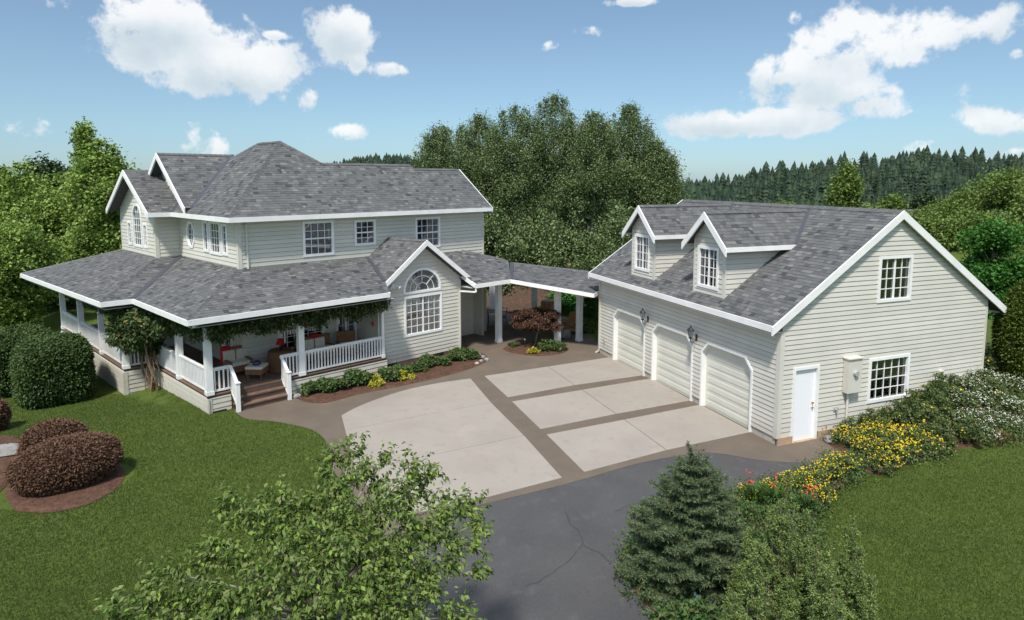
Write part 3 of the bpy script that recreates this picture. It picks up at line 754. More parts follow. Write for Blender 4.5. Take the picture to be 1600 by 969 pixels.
def sC(b): return BC - b           # C wall runs from the inner corner towards K (outward normal towards -a)
octw = [(sC(4.19) + .33 * x, 5.10 + .46 * z) for x, z in [(-.45, -1), (.45, -1), (1, -.45), (1, .45), (.45, 1), (-.45, 1), (-1, .45), (-1, -.45)]]
hC = [octw, rr_(sC(2.90), 4.60, sC(2.52), 5.64), rr_(sC(2.30), 4.56, sC(1.42), 5.66), rr_(sC(1.24), 4.60, sC(.86), 5.62)]
WC = hw(0, BC, 0, 0, poly=[(0, FL2), (BC, FL2), (BC, zt5), (0, zt5)], holes=hC, name='left_wall')
WC.window(hC[0], 2, 4, label='tall octagonal window'); WC.window(hC[1], 2, 4); WC.window(hC[2], 4, 4, curtain=[(0, .3, 1, MCU), (.7, 1, 1, MCU)]); WC.window(hC[3], 2, 4)
WC.corner(BC - .09, .12, FL2, zt5, o=.034)
WB = hw(AB, BC, 0, BC, poly=[(0, FL2), (-AB, FL2), (-AB, zt5), (0, zt5)], name='side_wall'); WB.corner(0, .09, FL2, zt5)
# gable A: wall from far corner to the inner corner
GAc, GAz, GAs = 7.3, 7.57, .62
def sA(b): return BE - b
def gaz(b): return GAz - abs(b - GAc) * GAs - .07
aw = .50; ac = sA(7.42); archp = [(ac - aw, 4.50), (ac + aw, 4.50)] + [(ac + aw * cos(pi * i / 12), 5.66 + aw * 1.05 * sin(pi * i / 12)) for i in range(0, 13)]
hA = [archp, rr_(sA(8.66), 4.52, sA(8.26), 5.42), rr_(sA(6.66), 4.52, sA(6.30), 5.42)]
WA = hw(AB, BE, AB, BC, poly=[(0, FL2), (BE - BC, FL2), (BE - BC, gaz(BC)), (sA(GAc), GAz - .07), (0, gaz(BE))], holes=hA, name='left_gable_wall')
WA.window(hA[0], 4, 6, label='tall round-topped window'); WA.window(hA[1], 2, 4); WA.window(hA[2], 2, 4)
WA.corner(BE - BC - .09, .12, FL2, zt5, o=.034); WA.corner(0, .09, FL2, zt5)
# wall of the big gable above
BGc, BGz = 6.12, 8.24
def bgz(b): return BGz - abs(b - BGc) * SM - .09
WG = hw(0, 8.9, 0, 3.3, poly=[(.2, 5.9), (5.4, 5.9), (5.4, bgz(3.5)), (8.9 - BGc, BGz - .09), (.2, bgz(8.7))], name='upper_gable_wall')
# hidden sides (right gable, rear)
hw(AX, 0, AX, 4.0, poly=[(0, .0), (4, .0), (4, rz(0) - .2), (1.9, rz(1.76) - .1), (0, rz(0) - .12)], name='right_gable_wall')
hw(AX, 4.0, 6.2, 4.0, poly=[(0, 0), (AX - 6.2, 0), (AX - 6.2, 5.9), (0, 5.9)], name='rear_wall')
hw(6.2, 4.0, 6.2, 9.63, poly=[(0, 0), (5.63, 0), (5.63, 5.9), (0, 5.9)], name='rear_side_wall')
hw(6.2, 9.63, AB, 9.63, poly=[(0, 0), (6.2 - AB, 0), (6.2 - AB, 5.9), (0, 5.9)], name='rear_wall')
# lower walls (porch)
DZ = .58
lw = [rr_(1.29, 1.06, 2.95, 1.95), rr_(3.55, .60, 4.30, 2.55)]
WL = hw(0, 0, 4.40, 0, poly=[(0, DZ - .1), (4.40, DZ - .1), (4.40, 3.9), (0, 3.9)], holes=lw, name='porch_front_wall')
WL.window(lw[0], 6, 4, sash='v'); d_ = WL.window(lw[1], 3, 6, name='glazed_door')
lc = [rr_(sC(4.3), 1.2, sC(3.3), 2.5), rr_(sC(2.2), 1.2, sC(.9), 2.5)]
WLC = hw(0, BC, 0, 0, poly=[(0, DZ - .1), (BC, DZ - .1), (BC, 3.9), (0, 3.9)], holes=lc, name='porch_left_wall')
for h in lc: WLC.window(h, 4, 4, sash='v')
hw(AB, BC, 0, BC, poly=[(0, DZ - .1), (-AB, DZ - .1), (-AB, 3.9), (0, 3.9)], name='porch_side_wall')
WLA = hw(AB, BE, AB, BC, poly=[(0, DZ - .1), (BE - BC, DZ - .1), (BE - BC, 3.9), (0, 3.9)], name='porch_left_wall')
# bump with half-round window
GX0, GX1, GY = 4.43, 8.19, -1.585; gc = 6.31; GRZ = 4.86; GS = .76
def gbz(a): return GRZ - abs(a - gc) * GS - .08
hb = [rr_(5.50, 1.16, 7.21, 2.65), [(6.33 - .85, 2.84), (6.33 + .85, 2.84)] + [(6.33 + .85 * cos(pi * i / 16), 2.88 + .83 * sin(pi * i / 16)) for i in range(0, 17)]]
hb = [[(x - GX0, z) for x, z in h] for h in hb]
WBm = hw(GX0, GY, GX1, GY, poly=[(0, .20), (GX1 - GX0, .20), (GX1 - GX0, gbz(GX1)), (gc - GX0, GRZ - .08), (0, gbz(GX0))], holes=hb, name='gable_wall')
WBm.window(hb[0], 6, 5, sash='v', curtain=[(0, 1, .55, MBL)]); WBm.window(hb[1], 0, 0, style='fan', label='half-round fan window')
WBm.corner(0, .10, .18, 3.1); WBm.corner(GX1 - GX0 - .10, .13, .18, 3.1, o=.034)
hw(GX0, 0, GX0, GY, poly=[(0, .2), (-GY, .2), (-GY, 3.2), (0, 3.8)], name='gable_side_wall')
hw(GX1, GY, GX1, .62, poly=[(0, .2), (.62 - GY, .2), (.62 - GY, 3.6), (0, 3.1)], name='gable_side_wall')
f_ = MB(); f_.prism([H(GX0 + .03, GY + .03, 0), H(GX1 - .03, GY + .03, 0), H(GX1 - .03, 0, 0), H(GX0 + .03, 0, 0)], (0, 0, .21)); f_.build('foundation', MTAN, hs)
for a in (4.72, 6.95):
    MB().bar(H(a, GY - .005, .12), H(a + .36, GY - .005, .12), .06, .14).build('crawlspace_vent', MIR, hs)
# recessed wall beside the breezeway
WR = hw(GX1, .6, 11.62, .6, poly=[(0, .0), (11.62 - GX1, .0), (11.62 - GX1, 3.5), (0, 3.9)], name='recessed_wall'); WR.corner(11.62 - GX1 - .09, .09, 0, 3.3)
hw(11.62, .6, 11.62, 5.0, poly=[(0, 0), (4.4, 0), (4.4, 3.2), (0, 3.5)], name='recessed_side_wall')

hr_ = Roof(hs, .135, .20)
def HP(*q): return [H(a, b, z) for a, b, z in q]
e = -EV; RP = 3.112; RB = 5.0; R1, R2, A2_ = 1.988, 1.762, 8.506; AE = AX + .113
hr_.plane(HP((e, e, ZE), (4.236, e, ZE), (4.236, R1, rz(R1)), (RP, RP, rz(RP))), H(e, e, ZE))
hr_.plane(HP((4.236, e, ZE), (A2_, e, ZE), (A2_, R1, rz(R1)), (4.236, R1, rz(R1))), H(e, e, ZE))
hr_.plane(HP((A2_, e, ZE), (AE, e, ZE), (AE, R2, rz(R2)), (A2_, R2, rz(R2))), H(e, e, ZE))
hr_.plane(HP((e, e, ZE), (RP, RP, rz(RP)), (RP, RB, rz(RP)), (e, RB + RP - e, ZE)), H(e, e, ZE))
zr = rz(RP)
hr_.plane(HP((RP, RP, zr), (4.236, R1, rz(R1)), (6.69, R1, ZE), (6.69, RB + 3.58, ZE), (RP, RB, zr)), H(6.69, R1, ZE))
hr_.plane(HP((RP, RB, zr), (6.69, RB + 3.58, ZE), (e, RB + 3.58, ZE)), H(e, RB + 3.58, ZE))
hr_.plane(HP((4.236, R1, rz(R1)), (A2_, R1, rz(R1)), (A2_, 4.45, ZE), (4.236, 4.45, ZE)), H(0, 4.45, ZE))
hr_.plane(HP((A2_, R2, rz(R2)), (AE, R2, rz(R2)), (AE, 4.2, rz(R2) - (4.2 - R2) * SM), (A2_, 4.2, rz(R2) - (4.2 - R2) * SM)), H(0, 4.2, 5.8))
ga = -.45; av = 2.48; bz0 = BGc - 2.68; zb0 = BGz - 2.68 * SM
hr_.plane(HP((ga, BGc, BGz), (ga, bz0, zb0), (-.2, bz0, zb0), (av, BGc, BGz)), H(ga, bz0, zb0))
hr_.plane(HP((ga, BGc, BGz), (ga, BGc + 2.68, zb0), (-.2, BGc + 2.68, zb0), (av, BGc, BGz)), H(ga, BGc + 2.68, zb0))
aa = -1.32; hwA = 2.60; zA = GAz - hwA * GAs
hr_.plane(HP((aa, GAc, GAz), (aa, GAc - hwA, zA), (-.44, GAc - hwA, zA), (0.02, GAc - hwA + .55, zA + .55 * GAs), (0.02, GAc, GAz)), H(aa, GAc - hwA, zA))
hr_.plane(HP((aa, GAc, GAz), (aa, GAc + hwA, zA), (.02, GAc + hwA, zA), (.02, GAc, GAz)), H(aa, GAc + hwA, zA))
# porch roofs
PO = 2.64; ZP = 3.16; ZW = 4.17; SP = (ZW - ZP) / PO
bI = BC - PO + 0.0; aO = AB - PO; bF = 12.27
hr_.plane(HP((-PO, -PO, ZP), (4.11, -PO, ZP), (4.11, 0, ZW), (0, 0, ZW)), H(-PO, -PO, ZP))
vb = -PO + (3.43 - ZP) / SP
hr_.plane(HP((4.11, -PO, ZP), (4.45, -1.90, ZP + (-1.90 + PO) * SP), (5.05, 0, ZW), (4.11, 0, ZW)), H(-PO, -PO, ZP))
bI = 2.25; aO = -3.58; aF = -4.08
hr_.plane(HP((-PO, -PO, ZP), (0, 0, ZW), (0, BC, ZW), (-PO, bI, ZP)), H(-PO, -PO, ZP))
hr_.plane(HP((-PO, bI, ZP), (0, BC, ZW), (AB, BC, ZW), (aO, bI, ZP)), H(-PO, bI, ZP))
hr_.plane(HP((aO, bI, ZP), (AB, BC, ZW), (AB, BE, ZW)), H(aO, bI, ZP)); hr_.plane(HP((aO, bI, ZP), (AB, BE, ZW), (aF, bF, ZP)), H(aO, bI, ZP))
hr_.plane(HP((aF, bF, ZP), (AB, BE, ZW), (3.0, BE, ZW), (3.0, bF, ZP)), H(aF, bF, ZP))
# bump roof (its ridge runs slightly skew)
Ra, Rb = H(gc, -1.935, GRZ), H(5.86, .02, GRZ); Lf = H(4.10, -1.935, 3.18); Rf = H(8.52, -1.935, 3.18)
Lb = Rb + (Lf - Ra) * (.69 / 1.68); Rbk = Rb + (Rf - Ra) * (.72 / 1.68)
Lm = H(4.45, -1.90, 3.45)
hr_.plane([Ra, Rb, Lb, Ra + (Lf - Ra) * .84, ] , Lf)
hr_.plane([Ra, Ra + (Lf - Ra), Lf + (Rb - Ra) * .10, Ra + (Lf - Ra) * .84 + (Rb - Ra) * .02], Lf)
hr_.plane([Ra, Rb, Rbk, Rf + (Rb - Ra) * .35, Rf], Rf)
# right part of the lower roof and the breezeway
EZ = 2.98
zq = lambda b: EZ + (b + 2.5) * .44
Tk = H(9.65, 0, zq(0)); Q1 = H(10.2, -2.5, EZ); Q0 = H(8.25, -2.5, EZ); Vt = H(11.35, -1.15, zq(-1.15))
hr_.plane([Q0, Q1, Vt, Tk, H(8.25, 0, zq(0))], Q0); hr_.plane([H(8.25, -1.52, zq(-1.52)), H(8.25, 0, zq(0)), H(6.85, 0, zq(0))], Q0)
hr_.plane([Tk, Vt, H(12.4, .6, zq(-1.15) - .1), H(11.9, 3.8, 3.1), H(10.2, 1.2, zq(0) - .05)], None) if False else None
br = thing('breezeway', 'covered breezeway roof on white posts linking house and garage', 'breezeway', at(850, 520))
rb_ = Roof(br, .140, .23)
E1 = Q1.copy(); E2 = at(928, 459, 2.58); E2b = at(941, 450, 2.62)
B2 = at(918, 424.6, 3.04)
du = (E2 - E1)
# front slope as a plane through the eave, its top edge found on the plane
def plane_pt(u, v, P0, n): d = ray(u, v); return CP + d * (((P0 - CP) @ n) / (d @ n))
nB = np.cross(E2 - E1, B2 - E1); nB /= np.linalg.norm(nB)
T1 = plane_pt(800, 411, E1, nB); T2 = plane_pt(945, 427.5, E1, nB); E3 = plane_pt(952, 444, E1, nB)
rb_.plane([E1, E2, E3, T2, T1], E1)
# rear slope
back = np.cross(np.array([0, 0, 1.]), (T2 - T1)); back /= np.linalg.norm(back)
if back @ FW < 0: back = -back
BK1 = T1 + back * 3.6 - np.array([0, 0, .75]); BK2 = T2 + back * 3.4 - np.array([0, 0, .75])
rb_.plane([T1, T2, BK2, BK1], None)
LK = H(9.7, 3.2, 3.2)
rb_.plane([T1, BK1, H(10.3, 4.6, 2.95)], None)
rb_.plane([T1, H(10.3, 4.6, 2.95), H(9.65, .2, T1[2] + .25)], None)
bro = rb_.finish()
fascia([E1 + FW * -.02, E2 + FW * -.02], br, .16, .05); fascia([E2, E3], br, .16, .05); fascia([BK1, BK2], br, .16, .05)
caps(bro, T1, T2, .10)
valley(bro, E1, T1, .08)
POST = .22
def post(parent, x, y, z0, z1, w=POST, rot=TH, name='post'):
    c, s_ = cos(rot), sin(rot); ax = ((c, s_, 0), (-s_, c, 0), (0, 0, 1))
    b = MB(); b.box((x, y, (z0 + z1) / 2), (w, w, z1 - z0), ax); b.box((x, y, z0 + .06), (w + .03, w + .03, .12), ax); b.box((x, y, z1 - .05), (w + .03, w + .03, .10), ax)
    return b.build(name, MW, parent)
for (u, v, zz) in [(779.2, 534.8, 2.78), (870.8, 538.5, 2.62), (904.8, 533, 2.58)]:
    p = at(u, v); post(br, p[0], p[1], .01, zz)
for (u, v, zz) in [(835, 500, 2.9), (769, 492, 2.9)]:
    p = at(u, v); post(br, p[0], p[1], .01, 2.72)
# ceiling of the breezeway
cl = MB(); cl.prism([E1 - [0, 0, .17], E2 - [0, 0, .17], T2 + back * .1 - [0, 0, T2[2] - E2[2] + .15], BK2 - [0, 0, .05], BK1 - [0, 0, .05], H(10.2, 4.4, 2.80), H(8.3, .7, 2.80), H(8.3, -2.3, 2.80)], (0, 0, .02))
cl.build('ceiling', MW, br)
hro = hr_.finish()
for p, q in [((e, e, ZE), (RP, RP, zr)), ((RP, RP, zr), (RP, RB, zr)), ((RP, RP, zr), (4.236, R1, rz(R1))), ((4.236, R1, rz(R1)), (A2_, R1, rz(R1))), ((A2_, R2, rz(R2)), (AE, R2, rz(R2))),
             ((RP, RB, zr), (e, RB + 3.58, ZE)), ((-PO, -PO, ZP), (0, 0, ZW)), ((aO, bI, ZP), (AB, BC, ZW)), ((ga, BGc, BGz), (av, BGc, BGz)), ((aa, GAc, GAz), (.02, GAc, GAz)), ((aF, bF, ZP), (AB, BE, ZW))]:
    caps(hro, H(*p), H(*q), .10)
caps(hro, Ra, Rb, .09); caps(hro, Tk, Vt, .09)
valley(hro, H(-.2, bz0, zb0), H(av, BGc, BGz)); valley(hro, H(-PO, bI, ZP), H(0, BC, ZW)); valley(hro, H(4.42, -1.90, ZP + (-1.90 + PO) * SP), Lb, .08)
MB().bar(H(-.46, GAc - hwA, zA + .02), H(-.05, GAc - hwA + .5, zA + .34), .14, .02).build('valley_flashing', MFL, hro)
# fascias and gutters
g1 = lambda l, h=.165: fascia([H(*q) for q in l], hs, h, .06, 'gutter')
g1([(AE, e - .02, ZE + .01), (e - .02, e - .02, ZE + .01), (e - .02, GAc - hwA, ZE + .01), (aa, GAc - hwA - .02, zA + .01)])
g1([(4.11, -PO - .02, ZP + .01), (-PO - .02, -PO - .02, ZP + .01), (-PO - .02, bI - .02, ZP + .01), (aO - .02, bI - .02, ZP + .01), (aF - .02, bF, ZP + .01), (3.0, bF, ZP + .01)])
fascia([Q0 + [0, 0, .01], Q1 + [0, 0, .01]], hs, .165, .06, 'gutter')
fascia([H(8.25, -2.5, EZ + .01), H(8.25, -1.62, EZ + .36)], hs, .16, .06)
fascia([H(4.11, -2.66, ZP + .01), H(4.11, -1.62, ZP + .2)], hs, .16, .06)
def rake(p, q, r):
    p, q, r = [np.array(x, float) for x in (p, q, r)]; o = np.cross(q - p, r - p); o[2] = 0; o /= np.linalg.norm(o); rake_boards([p, q + [0, 0, .02], r], o, hs, .22, .05)
rake(H(aa - .02, GAc + hwA + .03, zA), H(aa - .02, GAc, GAz + .01), H(aa - .02, GAc - hwA - .03, zA))
rake(H(ga - .02, BGc + 2.70, zb0), H(ga - .02, BGc, BGz + .01), H(ga - .02, bz0 - .02, zb0))
rake(Lf + np.array([*(-.02 * EB), 0]), Ra + np.array([*(-.02 * EB), .01]), Rf + np.array([*(-.02 * EB), 0]))
rake(H(AE + .02, e, ZE), H(AE + .02, R2, rz(R2)), H(AE + .02, 4.2, rz(R2) - (4.2 - R2) * SM))
# soffits
sf = MB()
def sof(l, z, th=.02): sf.prism([H(a, b, z) for a, b in l], (0, 0, th))
sof([(e, e), (AE, e), (AE, 0), (e, 0)], 5.79); sof([(e, 0), (0, 0), (0, 4.9), (e, 4.9)], 5.79); sof([(aa, 4.7), (0, 4.7), (0, 5.345), (aa, 5.345)], 5.795)
sf.build('soffit', MW, hs)
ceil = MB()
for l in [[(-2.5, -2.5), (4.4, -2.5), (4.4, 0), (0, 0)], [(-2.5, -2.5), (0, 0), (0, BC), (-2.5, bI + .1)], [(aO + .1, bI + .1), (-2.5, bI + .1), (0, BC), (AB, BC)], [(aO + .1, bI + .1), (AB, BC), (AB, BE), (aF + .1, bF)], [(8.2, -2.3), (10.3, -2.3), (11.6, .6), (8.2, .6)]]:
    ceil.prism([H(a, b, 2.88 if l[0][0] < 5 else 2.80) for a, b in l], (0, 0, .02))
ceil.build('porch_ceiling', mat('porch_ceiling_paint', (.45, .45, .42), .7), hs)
MB().bar(H(.26, -.05, 5.78), H(.26, -.05, 4.12), .07, .06, (1, 0, 0)).bar(H(.26, -.42, 5.80), H(.26, -.05, 5.70), .07, .06).build('downspout', MS, hs)
MB().bar(H(4.30, -1.64, 2.85), H(4.30, -1.64, .1), .07, .06, (1, 0, 0)).bar(H(4.11, -2.58, 2.98), H(4.30, -1.64, 2.86), .07, .06).build('downspout', MS, hs)
MB().bar(H(8.3, -2.45, 2.82), H(8.3, -2.45, 2.66), .07, .06, (1, 0, 0)).bar(H(8.3, -2.45, 2.66), H(8.17, -1.66, 2.62), .06, .06).build('downspout', MW, hs)
MB().bar(H(8.15, -1.64, 2.62), H(8.15, -1.64, .05), .055, .05, (1, 0, 0)).build('downspout', MS, hs)
MB().bar(H(-2.45, -2.5, 2.93), H(-1.95, -2.0, 2.86), .07, .06).build('downspout', MW, hs)

# security light on the bump
t = thing('flood_light', 'white twin flood light high on the left of the half-round window', 'light', H(4.96, GY - .02, 3.2))
MB().bar(H(4.90, GY - .05, 3.2), H(5.02, GY - .05, 3.2), .08, .12).build('base', MW, t)
for s_ in (-1, 1): MB().tube([H(4.96 + .05 * s_, GY - .08, 3.22), H(4.96 + .13 * s_, GY - .16, 3.18), H(4.96 + .19 * s_, GY - .22, 3.12)], [.02, .04, .07], 10).build('lamp_head', MW, t)
MB().tube([H(4.96, GY - .08, 3.16), H(4.96, GY - .14, 3.08)], [.03, .05], 8).build('sensor', MW, t)

# ------------------------------------------------------------------ porch: deck, skirts, posts, rails, steps
po = thing('porch', 'raised wooden porch with white railings and posts along the house front', 'porch', H(0, -1, 0))
PX = -1.95; bS = 3.0; aL = -2.86; bL = 12.0; STA, STB = -1.22, .42
dk = MB(); dp = lambda a0, b0, a1, b1, z=DZ: dk.prism([H(a0, b0, z - .12), H(a1, b0, z - .12), H(a1, b1, z - .12), H(a0, b1, z - .12)], (0, 0, .09))
dp(PX + .03, PX + .03, GX0, 0); dp(PX + .03, 0, 0, BC); dp(aL + .03, bS + .03, PX, bL); dp(PX, BC, AB, bL)
dk.build('deck_frame', MDKe, po)
b = PX
while b < -.02:                                  # boards of the front deck, each one
    MB().prism([H(PX, b, DZ - .03), H(GX0 - .01, b, DZ - .03), H(GX0 - .01, min(b + .132, -.003), DZ - .03), H(PX, min(b + .132, -.003), DZ - .03)], (0, 0, .03)).build('deck_board', MDK, po); b += .14
a = PX
while a < -.02:
    MB().prism([H(a, .01, DZ - .03), H(min(a + .132, 0), .01, DZ - .03), H(min(a + .132, 0), BC, DZ - .03), H(a, BC, DZ - .03)], (0, 0, .03)).build('deck_board', MDK, po); a += .14
a = aL
while a < AB - .02:
    MB().prism([H(a, bS if a < PX - .14 else BC, DZ - .03), H(a + .132, bS if a < PX - .14 else BC, DZ - .03), H(a + .132, bL, DZ - .03), H(a, bL, DZ - .03)], (0, 0, .03)).build('deck_board', MDK, po); a += .14
# skirts
sk = dict(parent=po, m=MS, expo=.155, name='skirt', back=.04)
SKI = PX + .03
sz = DZ - .10
WS1 = Wall(H(PX, SKI), H(STA - .03, SKI), poly=[(0, -.02), (STA - .03 - PX, -.02), (STA - .03 - PX, sz), (0, sz)], **sk)
WS2 = Wall(H(STB + .03, SKI), H(GX0, SKI), poly=[(0, -.02), (GX0 - STB - .03, -.02), (GX0 - STB - .03, sz), (0, sz)], **sk)
WS3 = Wall(H(SKI, bS), H(SKI, PX), poly=[(0, -.40), (bS - SKI + .03, -.40), (bS - SKI + .03, sz), (0, sz)], **sk)
WS4 = Wall(H(aL, bS), H(SKI, bS), poly=[(0, -.44), (SKI - aL, -.44), (SKI - aL, sz), (0, sz)], **sk)
WS5 = Wall(H(aL, bL), H(aL, bS), poly=[(0, -.44), (bL - bS, -.44), (bL - bS, sz), (0, sz)], **sk)
WS1.corner(0, .12, -.03, sz); WS3.corner(bS - SKI - .12, .16, -.03, sz, o=.034); WS4.corner(0, .10, -.44, sz); WS5.corner(bL - bS - .10, .13, -.44, sz, o=.034)
MB().bar(H(PX + .12, PX - .01, .02), H(STA - .2, PX - .01, .02), .05, .07).build('crawlspace_vent', MIR, po)
# steps
for k in range(2):
    z = DZ - .195 * (k + 1); b0 = PX - .21 * (k + 1)
    MB().prism([H(STA, b0, z - .04), H(STB, b0, z - .04), H(STB, PX + .02, z - .04), H(STA, PX + .02, z - .04)], (0, 0, .04)).build('stair_tread', MDK, po)
    MB().prism([H(STA + .01, b0 + .03, .01), H(STB - .01, b0 + .03, .01), H(STB - .01, b0 + .06, .01), H(STA + .01, b0 + .06, .01)], (0, 0, z - .05)).build('stair_riser', MDKe, po)
MB().prism([H(STA, PX + .0, .01), H(STB, PX + .0, .01), H(STB, PX + .03, .01), H(STA, PX + .03, .01)], (0, 0, DZ - .05)).build('stair_riser', MDKe, po)
# posts of the porch
pq = PX + .09
def ppost(a, b, z0=DZ, w=.20): p = H(a, b); return post(po, p[0], p[1], z0, 2.90, w)
Cp = [(pq, pq), (pq, .55), (pq, bS + .1)]
for a, b in Cp: ppost(a, b)
ppost(1.12, pq); ppost(GX0 - .12, pq, w=.10)
Lp = [(aL + .1, bS + .1), (aL + .1, 5.9), (aL + .1, 8.9), (aL + .1, 11.9)]
for a, b in Lp: ppost(a, b)
fascia([H(GX0, pq, 2.88), H(pq, pq, 2.88), H(pq, bS + .1, 2.88), H(aL + .1, bS + .1, 2.88), H(aL + .1, bL, 2.88)], po, .16, .14, 'beam')
def rail(p, q, zp=DZ, zq_=DZ, hgt=.80, n=None, gap=.115, low=.09, bal=True):
    p = np.array(p[:2]); q = np.array(q[:2]); d = q - p; l = np.linalg.norm(d); d = d / l
    P3 = lambda s_, z: np.array([*(p + d * s_), z])
    MB().bar(P3(0, zp + hgt), P3(l, zq_ + hgt), .10, .045).bar(P3(0, zp + hgt - .05), P3(l, zq_ + hgt - .05), .045, .06).build('handrail', MW, po)
    MB().bar(P3(0, zp + low), P3(l, zq_ + low), .045, .06).build('bottom_rail', MW, po)
    n = max(1, int(l / gap))
    for i in range(n):
        s_ = (i + .5) * l / n; z = zp + (zq_ - zp) * s_ / l
        MB().bar(P3(s_, z + low), P3(s_, z + hgt - .05), .042, .042, (d[0], d[1], 0)).build('baluster', MW, po)
    return
rail(H(pq, .45), H(pq, pq + .1)); rail(H(pq, bS), H(pq, .65)); rail(H(aL + .2, bS + .1), H(pq - .1, bS + .1))
for i in range(3): rail(H(aL + .1, Lp[i + 1][1] - .1), H(aL + .1, Lp[i][1] + .1))
rail(H(pq + .1, pq), H(STA, pq)); rail(H(STB, pq), H(1.02, pq)); rail(H(1.22, pq), H(GX0 - .17, pq))
for a in (STA, STB):
    p0 = H(a, pq - .02); p1 = H(a, PX - .40)
    c = MB(); p = H(a, PX - .42); ax = ((cos(TH), sin(TH), 0), (-sin(TH), cos(TH), 0), (0, 0, 1)); c.box((p[0], p[1], .46), (.11, .11, .92), ax); c.box((p[0], p[1], .935), (.15, .15, .03), ax)
    c.build('newel_post', MW, po)
    rail(p0, p1, DZ, .10, .80, low=.03, gap=.09)


# ================================================================== VEGETATION
def quads(name, V4, m, parent=None, kind=None):
    V4 = np.asarray(V4, dtype=np.float32); n = len(V4); me = bpy.data.meshes.new(name)
    me.vertices.add(n * 4); me.vertices.foreach_set('co', V4.reshape(-1)); me.loops.add(n * 4)
    me.loops.foreach_set('vertex_index', np.arange(n * 4, dtype=np.int32)); me.polygons.add(n)
    me.polygons.foreach_set('loop_start', np.arange(0, n * 4, 4, dtype=np.int32)); me.update(calc_edges=True)
    me.materials.append(m); return link(bpy.data.objects.new(name, me), parent, kind)
def unit(v): return v / (np.linalg.norm(v, axis=-1, keepdims=True) + 1e-9)
def leafquads(P, size, aspect=.55, up=.5, hang=0.0, fold=.15, dirs=None, svar=.35):
    n = len(P); nr = RN.normal(size=(n, 3)); nr[:, 2] = np.abs(nr[:, 2]) + up; nr = unit(nr)
    t = RN.normal(size=(n, 3)) if dirs is None else dirs + RN.normal(size=(n, 3)) * .35
    t[:, 2] -= hang * 2; t = unit(t - (t * nr).sum(1, keepdims=True) * nr); b = np.cross(nr, t)
    s = (size * (1 + svar * RN.uniform(-1, 1, n)))[:, None]; w = s * aspect / 2
    return np.stack([P, P + t * s * .45 + b * w + nr * s * fold, P + t * s, P + t * s * .45 - b * w + nr * s * fold], 1)
def ball(n, shell=.4):
    d = unit(RN.normal(size=(n, 3))); return d * (RN.uniform(0, 1, n) ** shell)[:, None]
def clumppts(C, shell=.45, flat=.8):
    """C rows: x y z r n"""
    out = []
    for x, y, z, r, n in C:
        p = ball(int(n), shell) * r; p[:, 2] *= flat; out.append(p + [x, y, z])
    return np.concatenate(out)
def treeclumps(c, rx, ry, rz, n, rr, per, shell=.35, low=-1.0, taper=0.0):
    d = ball(n, shell); d = d[d[:, 2] > low]
    k = 1 - taper * (d[:, 2:3] * .5 + .5); P = d * [rx, ry, rz]; P[:, :2] *= k
    r = rr * RN.uniform(.6, 1.35, len(P)); return np.column_stack([P + c, r, per * (r / rr) ** 2])
def limbs(name, base, tips, r0, m, parent, bend=.3, n=6, trunk_h=None, sides=6):
    base = np.array(base, float); b = MB()
    top = np.array([np.mean([t[0] for t in tips]), np.mean([t[1] for t in tips]), max(t[2] for t in tips)])
    tp = [base + (top - base) * f + np.array([RN.normal() * .02, RN.normal() * .02, 0]) * (top - base)[2] * f for f in np.linspace(0, .72, 7)]
    b.tube(tp, [r0 * (1 - .85 * f) for f in np.linspace(0, 1, 7)], 8)
    for t in tips:
        t = np.array(t[:3], float); f = np.clip((t[2] - base[2]) / (top[2] - base[2] + 1e-6) * .75 - .08, .12, .85); s = base + (top - base) * f
        mid = (s + t) / 2 + np.array([0, 0, bend * np.linalg.norm(t - s) * .3]); rr = r0 * (1 - .85 * f) * .55
        b.tube([s, (s + mid) / 2 + [0, 0, .02], mid, (mid + t) / 2, t], [rr, rr * .8, rr * .55, rr * .35, rr * .12], sides, cap=False)
    return b.build(name, m, parent, smooth=True)
def ground_at(u, d):        # ground point below column u at distance d
    v = 700.0
    for _ in range(12):
        X = atd(u, v, d); z = zt(X[0], X[1]); v += (X[2] - z) / d * FPX * .9
    return np.array([X[0], X[1], z])
def ztop(g, v):              # height of picture row v above ground point g
    z = g[2]
    for _ in range(15):
        z += (pix([g[0], g[1], z])[1] - v) / FPX * pix([g[0], g[1], z])[2]
    return z
